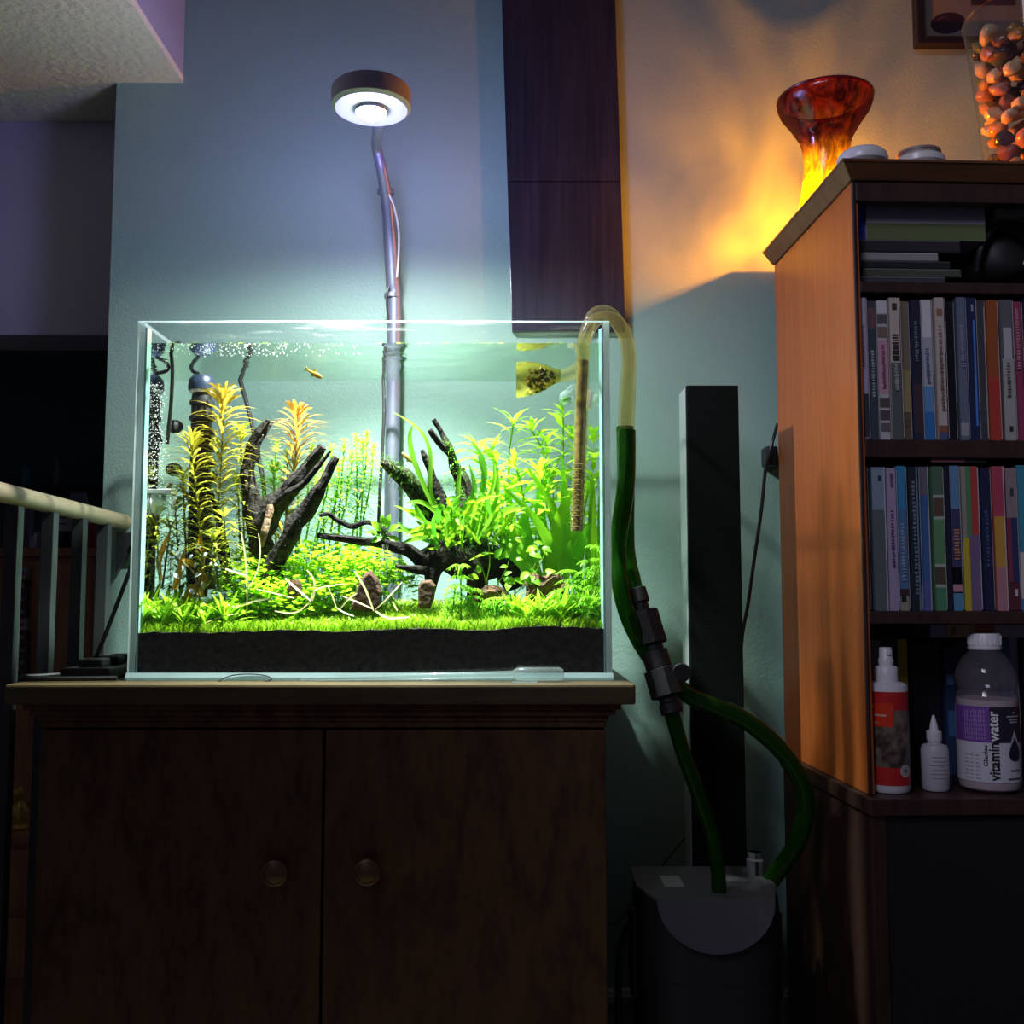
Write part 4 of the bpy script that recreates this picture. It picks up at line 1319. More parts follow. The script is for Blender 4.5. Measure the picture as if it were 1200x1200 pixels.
MB().tube(smooth_path([W(455, 375, 1.60), W(453, 350, 1.597), W(456, 335, 1.597)], 6), .0016, 6).build('cord', m_black, lp)
# its downward beams, plus an added violet point light imitating lens glare
lb = spot('lamp_beam', (LED.x, LED.y, LED.z - .003), 160.0, (0.97, 1.0, 0.98), 88, 1.0, .016, lp)
lb.rotation_euler = (rad(5), 0, 0)      # lamp aimed slightly towards the wall
spot('lamp_wide', (LED.x, LED.y, LED.z - .003), 18.0, (0.92, 1.0, 0.97), 165, 0.6, .016, lp)
point('glare_fill_light', (LED.x, LED.y, hz + .008), 6.6, (0.40, 0.38, 1.0), .062, lp)

# ================================================================ items on the stand top
ps = root('power_strip', W(112, 792, 1.40), 'black power strip with plugs lying on the cabinet beside the tank', 'power strip')
pz = zt + .0006
pc = Vector((tx0 - .058, 1.36, pz))
MB().box((pc.x - .028, pc.y - .07, pz), (pc.x + .034, pc.y + .14, pz + .014)).build('body', m_black, ps, smooth=False, bevel=.003)
for k in range(3):
    MB().box((pc.x - .014, pc.y - .05 + k * .05, pz + .014), (pc.x + .018, pc.y - .022 + k * .05, pz + .025)).build('plug', m_black_soft, ps, smooth=False, bevel=.003)
cable('black_cord', [Vector((pc.x - .03, pc.y - .02, pz + .004)), Vector((pc.x - .055, pc.y - .05, pz + .0035)), Vector((pc.x - .072, pc.y - .07, pz + .0035)), Vector((pc.x - .03, 1.262, pz + .0035)), Vector((tx0 - .006, 1.270, pz + .0035))], .003, m_black_soft, 'black cord lying along the cabinet top before the power strip')
pip = root('pipette', W(625, 790, 1.265), 'translucent plastic pipette lying along the foot of the tank', 'pipette')
q1, q0 = W(645, 787, 1.268), W(380, 795, 1.274)
rb = .0085
q1.z = zt + rb + .0008
bulb = []
Mx = Matrix.Rotation(rad(90), 3, 'Y')
xb0, xb1 = W(601, 787, 1.268).x, W(661, 787, 1.268).x
MB().lathe([(.0045, 0), (.006, .002), (rb, .007), (rb, xb1 - xb0 - .006), (.006, xb1 - xb0 - .001), (.001, xb1 - xb0)], (xb0, 1.268, zt + rb + .0008), 18, mat=Mx).build('bulb', m_clear, pip)
xt = W(352, 796, 1.276).x
MB().tube([Vector((xb0 + .001, 1.268, zt + .0088)), Vector((lerp(xb0, xt, .45), 1.270, zt + .0062)), Vector((lerp(xb0, xt, .8), 1.273, zt + .004)), Vector((xt, 1.275, zt + .0026))], [.0046, .0042, .003, .0016], 12).build('stem', m_clear, pip)
tagm = MB()
p = W(616, 803, 1.245); p.z = zt + .0005
tagm.box((p.x - .016, p.y - .004, zt + .0004), (p.x + .014, p.y + .006, zt + .0016))
tag(tagm.build('plastic_tag', m_clear, smooth=False), 'small clear plastic tag lying before the pipette bulb', 'tag')
cable('wire_loop', [W(256, 799, 1.268), W(262, 795, 1.277), W(275, 791, 1.2815), W(295, 790, 1.2825), W(312, 792, 1.2815), W(318, 796, 1.276), W(308, 799.5, 1.268), W(296, 799, 1.272)], .0007, m_black, 'thin black wire loop leaning against the tank foot', 'wire')

# ================================================================ wall panel and picture
pr = root('wall_panel', (W(660, 388, YW).x, YW - .012, W(660, 388, YW).z), 'tall dark glossy plank hung on the wall behind the tank', 'wall panel')
def tilted(py0, py1, pl, pr_):
    """quad board between photo rows"""
    return [W(pl(py1), py1, YW - .014), W(pr_(py1), py1, YW - .014), W(pr_(py0), py0, YW - .014), W(pl(py0), py0, YW - .014)]
L_ = lambda y: 588 + y * 12 / 388
R_ = lambda y: 721 + y * 12 / 388
def board(nm, y0, y1, par, mat, thick=.012):
    f = tilted(y0, y1, L_, R_)
    bk_ = [p + Vector((0, thick, 0)) for p in f]
    return MB().add(f + bk_, [(0, 1, 2, 3), (7, 6, 5, 4), (0, 4, 5, 1), (1, 5, 6, 2), (2, 6, 7, 3), (3, 7, 4, 0)]).build(nm, mat, par, smooth=False, bevel=.001)
board('lower_board', 213, 388, pr, m_panel)
board('upper_board', -190, 212.2, pr, m_panel)

pf = root('picture_frame', W(1150, 50, YW - .01), 'dark framed picture with a dark oval shape above the bookcase', 'picture')
fx0, fx1 = W(1074, 20, YW - .02).x, W(1215, 20, YW - .02).x
fz0, fz1 = W(1100, 51, YW - .02).z, W(1100, -170, YW - .02).z
fb = .0125
m_frame = pmat('dark_frame_wood', (.02, .012, .012), .4)
for lo, hi in (((fx0, YW - .022, fz0), (fx0 + fb, YW - .001, fz1)), ((fx1 - fb, YW - .022, fz0), (fx1, YW - .001, fz1)), ((fx0 + fb, YW - .022, fz0), (fx1 - fb, YW - .001, fz0 + fb)), ((fx0 + fb, YW - .022, fz1 - fb), (fx1 - fb, YW - .001, fz1))):
    MB().box(lo, hi).build('frame_side', m_frame, pf, smooth=False, bevel=.0015)
pm = MB(); pm.col = (.26, .23, .18)
pm.box((fx0 + fb, YW - .008, fz0 + fb), (fx1 - fb, YW - .002, fz1 - fb))
pb = pm.build('print', m_print, pf, smooth=False)
oc = W(1111, 27, YW - .0085)
ov = MB(); ov.col = (.045, .022, .03)
ring_ = []
for k in range(28):
    a = k * 6.283 / 28
    x, z = math.cos(a) * .0295, math.sin(a) * .0185
    ring_.append(oc + Vector((x * math.cos(.15) - z * math.sin(.15), 0, x * math.sin(.15) + z * math.cos(.15))))
ov.add(ring_ + [p + Vector((0, .0006, 0)) for p in ring_], [list(range(28))[::-1]] + [(k, (k + 1) % 28, 28 + (k + 1) % 28, 28 + k) for k in range(28)])
ov.col = (.16, .12, .11)
hl = smooth_path([oc + Vector((-.020, -.0006, .002)), oc + Vector((-.012, -.0006, .009)), oc + Vector((-.001, -.0006, .011))], 5)
ov.ribbon(hl, .0016, (0, -1, 0))
ov.col = (.07, .04, .04)
ov.quad(W(1138, 6, YW - .0088), W(1190, 6, YW - .0088), W(1190, -30, YW - .0088), W(1138, -30, YW - .0088))
ov.build('printed_oval', m_print, pb, smooth=False)

# ================================================================ tower speaker and filter
sp = root('tower_speaker', (W(835, 900, 1.50).x, 1.53, 0), 'slim black tower speaker with silver side standing by the wall', 'speaker')
s0, s1 = W(806, 1000, 1.50).x, W(878, 1000, 1.50).x
s0 = W(800, 455, 1.50).x + .004; s1 = W(865, 455, 1.50).x
szt = W(830, 452, 1.50).z
MB().box((s0, 1.508, .02), (s1, 1.56, szt - .001)).build('cabinet', m_silver, sp, smooth=False, bevel=.002)
MB().box((s0 + .001, 1.496, .02), (s1 - .0005, 1.5078, szt)).build('grille', m_speaker_cloth, sp, smooth=False, bevel=.002)
MB().lathe([(0, 0), (.075, 0), (.075, .008), (.068, .014), (0, .0185)], ((s0 + s1) / 2, 1.53, .0005), 32, sx=1.0, sy=.45).build('base_plate', m_black, sp)

fc = root('canister_filter', (W(832, 1100, 1.40).x, 1.40, 0), 'black canister filter with a grey top standing on the floor', 'filter')
fx0_, fx1_ = W(748, 1060, 1.36).x, W(916, 1060, 1.36).x
fyc = 1.405
zt_f = W(830, 1056, 1.33).z
fw = (fx1_ - fx0_)
cxf = (fx0_ + fx1_) / 2
def rrect(w, d, r_, n=5):
    out_ = []
    for cx_, cy2, a0 in ((w / 2 - r_, d / 2 - r_, 0), (-w / 2 + r_, d / 2 - r_, 90), (-w / 2 + r_, -d / 2 + r_, 180), (w / 2 - r_, -d / 2 + r_, 270)):
        for k in range(n + 1):
            a = rad(a0 + 90 * k / n)
            out_.append((cx_ + r_ * math.cos(a), cy2 + r_ * math.sin(a)))
    return out_
def stack(nm, levels, mat, par, cx_, cy2):
    """rounded-rectangle body: levels = (z, width, depth, corner)"""
    mb = MB()
    nn = None
    for (z, w, d, r_) in levels:
        pts = rrect(w, d, r_)
        nn = len(pts)
        b0_ = len(mb.v)
        mb.add([(cx_ + x, cy2 + y, z) for x, y in pts], [])
    for i in range(len(levels) - 1):
        for k in range(nn):
            mb.f.append([i * nn + k, i * nn + (k + 1) % nn, (i + 1) * nn + (k + 1) % nn, (i + 1) * nn + k]); mb.m.append(0)
    mb.f.append(list(range(nn))[::-1]); mb.m.append(0)
    mb.f.append([(len(levels) - 1) * nn + k for k in range(nn)]); mb.m.append(0)
    return mb.build(nm, mat, par)
stack('canister', [(.0005, fw * .9, .15, .05), (.01, fw * .97, .16, .055), (zt_f - .10, fw, .168, .06)], m_filter, fc, cxf, fyc)
stack('head', [(zt_f - .0995, fw * 1.0, .17, .06), (zt_f - .03, fw * 1.0, .17, .06), (zt_f - .004, fw * .99, .165, .058), (zt_f, fw * .95, .155, .055)], m_filter, fc, cxf, fyc)
# grey lid: flat top with a half-round apron down the front
lid = MB()
top_ = [(cxf - fw * .48, fyc + .075), (cxf + fw * .48, fyc + .075), (cxf + fw * .5, fyc - .02), (cxf + fw * .40, fyc - .085), (cxf - fw * .40, fyc - .085), (cxf - fw * .5, fyc - .02)]
lid.add([(x, y, zt_f + .0004) for x, y in top_] + [(x, y, zt_f + .005) for x, y in top_], [(5, 4, 3, 2, 1, 0), (6, 7, 8, 9, 10, 11)] + [(i, (i + 1) % 6, 6 + (i + 1) % 6, 6 + i) for i in range(6)])
lid.build('lid', m_grey, fc, smooth=False, bevel=.0015)
apn = MB()
arc = [(cxf + math.cos(rad(a)) * fw * .40, fyc - .0865 - .012 * abs(math.sin(rad(a))), zt_f + .004 + math.sin(rad(a)) * .062) for a in range(180, 361, 12)]
arc = [Vector(p) for p in arc]
apn.add(arc + [p + Vector((0, .010, 0)) for p in arc], [list(range(len(arc)))[::-1], [len(arc) + i for i in range(len(arc))]] + [(i, (i + 1) % len(arc), len(arc) + (i + 1) % len(arc), len(arc) + i) for i in range(len(arc))])
apn.build('front_apron', m_grey, fc, smooth=False)
ll = MB()
ll.box((cxf - fw * .30, fyc - .03, zt_f + .0052), (cxf - fw * .16, fyc + .02, zt_f + .0062))
ll.build('sticker', m_silver, fc, smooth=False)
for px in (903, 918):
    p = W(px, 1036, 1.42)
    MB().lathe([(.012, 0), (.012, .02), (.009, .022), (.009, .03)], (min(p.x, cxf + fw * .42), 1.44, zt_f + .004), 14).build('hose_port', m_silver, fc)
for sx in (-1, 1):
    MB().box((cxf + sx * fw * .5 - .006, fyc - .025, zt_f - .14), (cxf + sx * fw * .5 + .006, fyc + .025, zt_f - .03)).build('clip', m_filter, fc, smooth=False, bevel=.003)
cable('thin_cord', [W(808, 975, 1.56), W(780, 1010, 1.57), W(757, 1040, 1.58), W(738, 1068, 1.59), W(715, 1083, 1.60), W(690, 1080, 1.60)], .0011, m_black, 'thin dark cord drooping behind the filter')
cable('filter_cord', [Vector((fx0_ + .004, fyc, zt_f - .055)), Vector((fx0_ - .012, fyc, zt_f - .06)), Vector((fx0_ - .022, fyc, zt_f - .12)), Vector((fx0_ - .023, fyc - .005, .12)), Vector((fx0_ - .03, fyc - .02, .0045))], .0045, m_black, 'black filter cord curving down to the floor')

# ================================================================ bookcase
BF, YAW = 1.27, rad(2.4)
bo = W(1001, 300, BF); bo = Vector((bo.x, BF, 0))
BU = Vector((math.cos(YAW), math.sin(YAW), 0)); BD = Vector((-math.sin(YAW), math.cos(YAW), 0))
MBK = Matrix((BU, BD, Vector((0, 0, 1)))).transposed().to_4x4()
MBK.translation = bo
BDEP, BWID = .335, .62
def bu(px, py, w=0.0):
    """local (u, z) on the plane w behind the bookcase front for a photo pixel"""
    d = ray(px, py)
    o_ = Vector((0, 0, ZC))
    p0_ = bo + BD * w
    k = (p0_ - o_).dot(BD) / d.dot(BD)
    p = o_ + d * k
    return (p - bo).dot(BU), p.z
bc = root('bookcase', bo + BU * BWID / 2 + BD * BDEP / 2, 'tall cherry bookcase on a wider base holding film cases and bottles', 'bookcase')
def bbox(nm, lo, hi, mat, par=None, bevel=.0015):
    return MB().box(lo, hi, MBK).build(nm, mat, par if par else bc, smooth=False, bevel=bevel)
zT = bu(1000, 212)[1]             # top of the side panels
zFl = bu(1030, 932)[1]            # floor board top
SPT = .010
bbox('side_panel', (0, .004, zFl), (SPT - .0015, BDEP, zT), m_case)
bbox('side_panel', (BWID - SPT, .004, zFl), (BWID, BDEP, zT), m_case)
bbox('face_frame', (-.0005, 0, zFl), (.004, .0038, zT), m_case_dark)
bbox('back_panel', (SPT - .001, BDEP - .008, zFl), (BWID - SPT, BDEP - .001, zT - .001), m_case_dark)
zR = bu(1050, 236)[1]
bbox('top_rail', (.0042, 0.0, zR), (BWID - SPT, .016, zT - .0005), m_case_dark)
zC0, zC1 = zT, bu(980, 186, -.016)[1]
cr = MB()
lv = [(.003, zC0 + .0001), (.005, lerp(zC0, zC1, .12)), (.017, lerp(zC0, zC1, .80)), (.019, lerp(zC0, zC1, .84)), (.019, zC1)]
cr.add([MBK @ Vector((x, y, z)) for e_, z in lv for x, y in ((-e_, -e_), (BWID + e_, -e_), (BWID + e_, BDEP), (-e_, BDEP))],
       [(3, 2, 1, 0), (16, 17, 18, 19)] + [(4 * i + k, 4 * i + (k + 1) % 4, 4 * i + 4 + (k + 1) % 4, 4 * i + 4 + k) for i in range(4) for k in range(4)])
m_crown = wood_mat('crown_wood', (0.17, 0.075, 0.03), (0.11, 0.045, 0.018), .45, 'X', 9, .06, .04)
cr.build('crown', m_crown, bc, smooth=False, bevel=.0008)
sh = []
for (ya, yb) in ((517, 538), (716, 731)):
    z1 = bu(1050, ya, .02)[1]; z0 = bu(1050, yb, .02)[1]
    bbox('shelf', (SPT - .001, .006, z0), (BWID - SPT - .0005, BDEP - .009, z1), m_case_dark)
    sh.append((z0, z1))
zS1, zS2 = sh[0][1], sh[1][1]
# wide base below
bz1 = zFl - .0005
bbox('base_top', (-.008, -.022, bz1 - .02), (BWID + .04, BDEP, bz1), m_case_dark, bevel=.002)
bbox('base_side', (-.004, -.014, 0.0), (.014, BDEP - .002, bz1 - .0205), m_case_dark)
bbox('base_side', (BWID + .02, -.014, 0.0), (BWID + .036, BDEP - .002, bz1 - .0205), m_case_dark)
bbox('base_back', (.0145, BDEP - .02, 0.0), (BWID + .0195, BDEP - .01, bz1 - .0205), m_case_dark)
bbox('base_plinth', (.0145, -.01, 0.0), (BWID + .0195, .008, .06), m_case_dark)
for k in range(2):
    a = lerp(.0145, BWID + .0195, k / 2); b_ = lerp(.0145, BWID + .0195, (k + 1) / 2)
    dd_ = bbox('base_door', (a + .001, -.010, .062), (b_ - .001, .008, bz1 - .024), m_black)
    kn = bo + BU * (b_ - .03 if k == 0 else a + .03) - BD * .016 + Vector((0, 0, bz1 - .12))
    MB().blob(kn, .009, 2, 0).build('knob', m_brass, dd_)

# ---- film cases and books
def case(u0, u1, z0, z1, w0, depth, body, blocks, lab, name='film_case', cat='film case', lean=0.0, group=None):
    """an upright (or flat) case: body plus printed spine made of coloured blocks
       blocks: (share from top a..b, colour[, left share, right share])"""
    M = MBK @ Matrix.Translation((u0, w0, z0)) @ Matrix.Rotation(lean, 4, 'Y')
    L, H = u1 - u0, z1 - z0
    wc = M @ Vector((L / 2, depth / 2, 0))
    r0 = root(name, wc, lab, cat, group)
    b = MB(); b.col = body
    b.box((0, 0, 0), (L, depth, H), M)
    b.build('body', m_case_plastic, r0, smooth=False, bevel=min(.0012, L * .12))
    s = MB()
    k = 0
    if name == 'film_case' and H > L:
        blocks = list(blocks) + [(.01, .99, tuple(min(.7, q * .5 + .34) for q in body), .93, .985)]  # bright edge highlight painted down the right side of the spine
    for bl in blocks:
        a, e_, c = bl[0], bl[1], bl[2]
        l_, r_ = (bl[3], bl[4]) if len(bl) > 3 else (.06, .94)
        s.col = c
        y = -.0003 - .0001 * k
        k += 1
        s.add([M @ Vector((L * l_, y, H * (1 - e_))), M @ Vector((L * r_, y, H * (1 - e_))), M @ Vector((L * r_, y, H * (1 - a))), M @ Vector((L * l_, y, H * (1 - a)))], [(0, 1, 2, 3)])
    s.build('spine_print', m_print, r0, smooth=False)
    return r0
m_case_plastic = print_mat('case_plastic', .28)

def script_marks(a, e_, c, n=9, l_=.34, r_=.64):
    n = int(n * 1.8)
    """small unreadable lettering marks along a spine"""
    out_ = []
    for k in range(n):
        y0 = lerp(a, e_, k / n); y1 = y0 + (e_ - a) / n * R.uniform(.45, .8)
        out_.append((y0, y1, c, l_ + R.uniform(-.05, .05), r_ + R.uniform(-.05, .05)))
    return out_
LAV, WHT, CRM, NAV, BLK, TEA, GRY = (.42, .36, .46), (.62, .62, .62), (.52, .46, .38), (.03, .05, .14), (.012, .012, .016), (.05, .12, .15), (.16, .17, .18)
FR = .013
row1 = [
 (1004, 1016, LAV, [(0, .68, LAV), (.68, .98, (.05, .05, .06))] + script_marks(.2, .5, (.2, .13, .22)), 'lavender film case with a dark foot, first by the cherry side'),
 (1017, 1027, TEA, [(0, 1, (.05, .07, .09)), (.05, .2, (.16, .09, .09))] + script_marks(.36, .7, (.4, .42, .42)), 'dark teal film case with pale lettering between lavender and white spines'),
 (1028, 1041, WHT, [(0, 1, (.5, .48, .5)), (0, .09, WHT), (.1, .17, (.12, .1, .1)), (.19, .27, (.2, .15, .12)), (.29, .67, (.55, .30, .38)), (.7, .77, (.1, .08, .08)), (.79, .86, (.1, .08, .08)), (.88, .94, (.14, .12, .13))] + script_marks(.32, .64, (.25, .12, .16)), 'white film case with a pink panel and small pictures on its spine'),
 (1042, 1055, CRM, [(0, .46, CRM), (.46, 1, (.10, .12, .12)), (.04, .09, (.06, .05, .04), .3, .75)] + script_marks(.26, .45, (.04, .03, .03), 6, .25, .8) + script_marks(.47, .66, (.4, .4, .38), 8), 'film case with cream upper half and grey-green lower half'),
 (1056, 1067, (.25, .2, .13), [(0, .5, (.18, .15, .10)), (.5, .8, (.3, .24, .11)), (.86, .91, (.12, .08, .05))], 'olive tan film case next to the cream and grey-green one'),
 (1068, 1080, NAV, [(0, 1, (.03, .03, .05)), (.6, .95, (.06, .04, .05))] + script_marks(.15, .45, (.15, .22, .3)), 'dark navy film case left of the white and blue one'),
 (1081, 1094, WHT, [(0, .27, WHT), (.27, .62, (.38, .4, .45)), (.62, .8, (.12, .28, .5)), (.8, 1, (.04, .18, .45))] + script_marks(.35, .6, (.12, .16, .25)), 'film case fading from white top to blue foot'),
 (1095, 1107, CRM, [(0, .9, (.48, .42, .38)), (.08, .13, (.3, .16, .07), .2, .8), (.9, .95, (.25, .1, .06)), (.95, 1, (.08, .1, .2))] + script_marks(.2, .8, (.24, .16, .12), 14), 'cream film case with a small brown shield near its top'),
 (1108, 1120, BLK, [(0, 1, (.012, .014, .016))], 'plain black film case between cream and blue-grey spines'),
 (1121, 1132, (.14, .18, .24), [(0, 1, (.13, .16, .22)), (.88, .97, (.3, .32, .34))] + script_marks(.2, .5, (.25, .28, .34)), 'blue-grey film case right of the plain black one'),
 (1133, 1146, NAV, [(0, 1, (.02, .03, .08)), (.16, .9, (.08, .22, .62), .62, .8), (.05, .1, (.3, .3, .32), .5, .7)], 'navy film case with a bright blue stripe'),
 (1147, 1156, GRY, [(0, 1, (.06, .06, .07)), (.05, .98, (.3, .3, .3), .82, .96)], 'dark grey film case left of the orange-red one'),
 (1157, 1171, (.5, .12, .03), [(0, .55, (.30, .085, .025)), (.55, 1, (.42, .05, .04))], 'orange-red film case on the upper row'),
 (1172, 1187, GRY, [(0, .4, (.12, .12, .13)), (.2, .42, (.4, .4, .42), .2, .85), (.42, 1, (.35, .34, .31)), (.9, .94, (.03, .03, .03), .4, .7)] + script_marks(.45, .7, (.08, .07, .07), 7), 'grey-white film case right of the orange-red one'),
 (1188, 1200, (.28, .05, .1), [(0, 1, (.26, .05, .09))] + script_marks(.05, .5, (.42, .2, .25), 12), 'magenta-red film case on the upper row'),
 (1201, 1214, NAV, [(0, 1, (.03, .05, .14))], 'deep blue film case right of the magenta-red one'),
 (1215, 1228, WHT, [(0, 1, (.45, .45, .45))] + script_marks(.2, .6, (.1, .1, .12)), 'plain white film case on the upper row'),
]
for i, (a, b_, bc_, bl, lab) in enumerate(row1):
    u0 = bu(a + .6, 430, FR)[0]; u1 = bu(b_ + .4, 430, FR)[0]
    zt_ = bu(a, 348 + (R.uniform(0, 5)), FR)[1]
    case(u0, u1, zS1 + .0004, zt_, FR + R.uniform(-.004, .004), .135, tuple(c * .5 for c in bc_), bl, lab, group='film cases on the upper row')
row2 = [
 (1008, 1019, GRY, [(0, 1, (.24, .23, .26)), (.08, .18, (.16, .12, .13)), (.3, .6, (.2, .13, .2))] + script_marks(.65, .9, (.4, .4, .42)), 'grey film case leaning on the cherry side, lower row'),
 (1021, 1038, (.12, .16, .2), [(0, .3, (.22, .3, .36)), (.3, 1, (.11, .14, .14)), (.06, .1, (.03, .05, .07), .5, .75), (0, 1, (.5, .56, .62), .9, .99)], 'thick slate film case with a bright white edge'),
 (1039, 1051, LAV, [(0, 1, (.36, .3, .42))] + script_marks(.3, .7, (.1, .06, .12), 10) + script_marks(.04, .14, (.15, .1, .2), 3), 'lavender film case with dark scrawled lettering, lower row'),
 (1051, 1063, (.05, .2, .42), [(0, .3, (.05, .24, .42)), (.3, .85, (.08, .18, .34)), (.85, .9, (.06, .03, .03)), (.9, 1, (.3, .28, .2)), (.89, .94, (.02, .02, .02), .2, .7)] + script_marks(.4, .8, (.3, .34, .42), 10), 'blue film case with a black and tan picture foot'),
 (1065, 1078, BLK, [(0, 1, (.02, .03, .04)), (0, 1, (.12, .22, .28), .75, .9)] + script_marks(.1, .9, (.15, .18, .24), 16), 'black film case with a teal stripe, lower row'),
 (1079, 1091, (.05, .13, .3), [(0, .2, (.15, .13, .16)), (.2, .8, (.05, .13, .30)), (.8, 1, (.1, .12, .32)), (0, 1, (.4, .42, .5), .88, .97)], 'royal blue film case left of the green block-patterned one'),
 (1092, 1106, (.1, .24, .12), [(0, .2, (.08, .15, .09)), (.2, .22, (.35, .42, .35)), (.22, .35, (.10, .075, .05)), (.35, .37, (.35, .42, .35)), (.37, .68, (.12, .26, .12)), (.68, .70, (.35, .42, .35)), (.70, .82, (.09, .065, .045)), (.82, .84, (.35, .42, .35)), (.84, 1, (.08, .24, .12))], 'green and brown block-patterned film case'),
 (1107, 1125, BLK, [(0, 1, (.02, .02, .04), .0, .3), (0, .3, (.12, .24, .38), .35, .95), (.3, .7, (.05, .05, .12), .35, .95), (.82, .87, (.5, .25, .3), .35, .95), (.88, 1, (.1, .26, .4), .35, .95)] + script_marks(.44, .66, (.45, .2, .1), 6, .5, .85), 'dark film case with blue top and orange lettering'),
 (1127, 1149, (.3, .26, .22), [(0, .5, (.28, .27, .22), .04, .3), (.5, 1, (.5, .4, .04), .04, .4), (0, .5, (.08, .25, .1), .32, .55), (0, .48, (.42, .06, .05), .57, .93), (.48, 1, (.17, .12, .22), .42, .93)], 'thick boxed set with tan, green, red and yellow spine'),
 (1151, 1162, NAV, [(0, 1, (.02, .025, .06))] + script_marks(.3, .7, (.06, .09, .2), 8), 'navy film case right of the boxed set'),
 (1163, 1177, (.5, .12, .1), [(0, .35, (.40, .06, .10)), (.35, .7, (.5, .28, .05)), (.7, 1, (.4, .2, .22)), (0, 1, (.5, .5, .48), .9, .98)], 'film case fading from red to amber yellow'),
 (1178, 1192, (.2, .05, .08), [(0, .35, (.25, .2, .2)), (.35, .8, (.2, .04, .08), .05, .4), (.35, .8, (.03, .04, .1), .4, .95), (.14, .2, (.05, .05, .05), .4, .7), (.85, .9, (.45, .45, .45), .5, .75)], 'dark red and navy film case, lower row'),
 (1193, 1208, TEA, [(0, .6, (.05, .24, .32)), (.6, .92, (.5, .48, .42)), (.92, 1, (.05, .2, .45))], 'teal film case with a white lower picture'),
 (1209, 1222, BLK, [(0, 1, (.03, .03, .03))], 'black film case at the end of the lower row'),
]
for i, (a, b_, bc_, bl, lab) in enumerate(row2):
    u0 = bu(a + .6, 630, FR)[0]; u1 = bu(b_ + .4, 630, FR)[0]
    zt_ = bu(a, 545 + R.uniform(0, 4), FR)[1]
    case(u0, u1, zS2 + .0004, zt_, FR + R.uniform(-.004, .004), .135, tuple(c * .5 for c in bc_), bl, lab, group='film cases on the lower row', lean=0)
# flat case lying on the lower row
ztop2 = bu(1120, 544, FR)[1]
u0, u1 = bu(1090, 536, FR)[0], bu(1155, 536, FR)[0]
zz = max(ztop2, bu(1100, 545, FR)[1]) + .0012
case(u0, u1, zz, bu(1120, 533.5, FR)[1] + .001, FR - .002, .125, (.02, .02, .022), [(0, .25, (.42, .42, .42), .1, 1.0), (.3, .9, (.16, .06, .08), .0, .6)], 'black case with a white top edge lying flat across the lower row', group='flat cases in the bookcase')

# top compartment: shelf and stack of flat boxes
z0 = bu(1050, 345, .03)[1]
zs0 = bu(1050, 334, .02)[1]
bbox('shelf', (SPT - .001, .006, zs0 - .014), (BWID - SPT - .0005, BDEP - .009, zs0), m_case_dark)
stk = [(1006, 1110, 12, (.05, .05, .06), 'dark grey box at the bottom of the flat stack in the top compartment'), (1014, 1130, 10, (.06, .07, .05), 'thin dark green box second from the bottom of the flat stack'),
       (1006, 1118, 9, (.02, .02, .022), 'thin black box under the grey-edged one in the flat stack'), (1012, 1104, 10, (.24, .23, .22), 'slim box with a pale grey edge in the middle of the flat stack'),
       (1006, 1130, 15, (.03, .028, .03), 'wide black box with a thin light rim under the blue-cornered box')]
z = zs0 + .0004
for (a, b_, h, c, lab) in stk:
    u0, u1 = bu(a, 300, .02)[0], bu(b_, 300, .02)[0]
    u0 = max(u0, SPT)
    hz_ = h / 1200 * 1.30
    case(u0, u1, z, z + hz_, .022 + R.uniform(0, .01), .19, c, [(0.0, .14, tuple(min(1, q * 1.8 + .05) for q in c), .01, .99), (.2, .9, tuple(q * 1.3 for q in c), .02, .98)], lab, 'flat_box', 'box', group='flat boxes in the top compartment')
    z += hz_ + .0004
u0, u1 = max(bu(1008, 255, .03)[0], SPT), bu(1154, 255, .03)[0]
hz_ = bu(1050, 238, .03)[1] - z
tb = case(u0 + .008, u1, z, z + hz_, .03, .17, (.40, .38, .42), [(0, .55, (.42, .40, .44), .0, 1.0), (.55, 1, (.13, .17, .07), .0, 1.0)], 'thick grey-white box with a blue corner on top of the flat stack', 'flat_box', 'box')
cb = MB(); cb.col = (.03, .07, .5)
M = MBK
cb.box((u0 - .001, .034, z + .0008), (u0 + .0078, .19, z + hz_ - .0008), M)
cb.col = (.6, .3, .1)
cb.box((u0 - .0014, .05, z + hz_ * .3), (u0 - .0011, .075, z + hz_ * .7), M)
cb.build('blue_end', m_print, tb, smooth=False)
u0, u1 = bu(1165, 250, .03)[0], bu(1240, 250, .03)[0]
# helmet-like black bag beside the stack
uc, zc_ = bu(1178, 292, .06)
hm = root('camera_bag', MBK @ Vector((uc, .10, zs0)), 'rounded black camera bag with a flap in the top compartment', 'bag')
bb_ = MB().blob(MBK @ Vector((uc, .105, zs0 + .054)), .046, 3, .18, 20, (1.15, 1.3, .97)); bb_.build('body', m_black_soft, hm)
MB().tube(smooth_path([MBK @ Vector((uc - .046, .05, zs0 + .03)), MBK @ Vector((uc - .043, .04, zs0 + .06)), MBK @ Vector((uc - .02, .045, zs0 + .088)), MBK @ Vector((uc + .015, .045, zs0 + .09)), MBK @ Vector((uc + .05, .05, zs0 + .06))], 6), .0045, 8).build('piping', m_black, hm)
MB().tube(smooth_path([MBK @ Vector((uc + .012, .038, zs0 + .035)), MBK @ Vector((uc + .018, .036, zs0 + .05)), MBK @ Vector((uc + .028, .04, zs0 + .062))], 5), .0018, 6).build('zip', m_silver, hm)
case(bu(1166, 250, .05)[0], bu(1245, 250, .05)[0], zs0 + .1035, zs0 + .116, .05, .12, (.36, .35, .37), [(0, 1, (.40, .38, .40), .0, 1.0)], 'pale grey flat box resting on the black camera bag', 'flat_box', 'box')

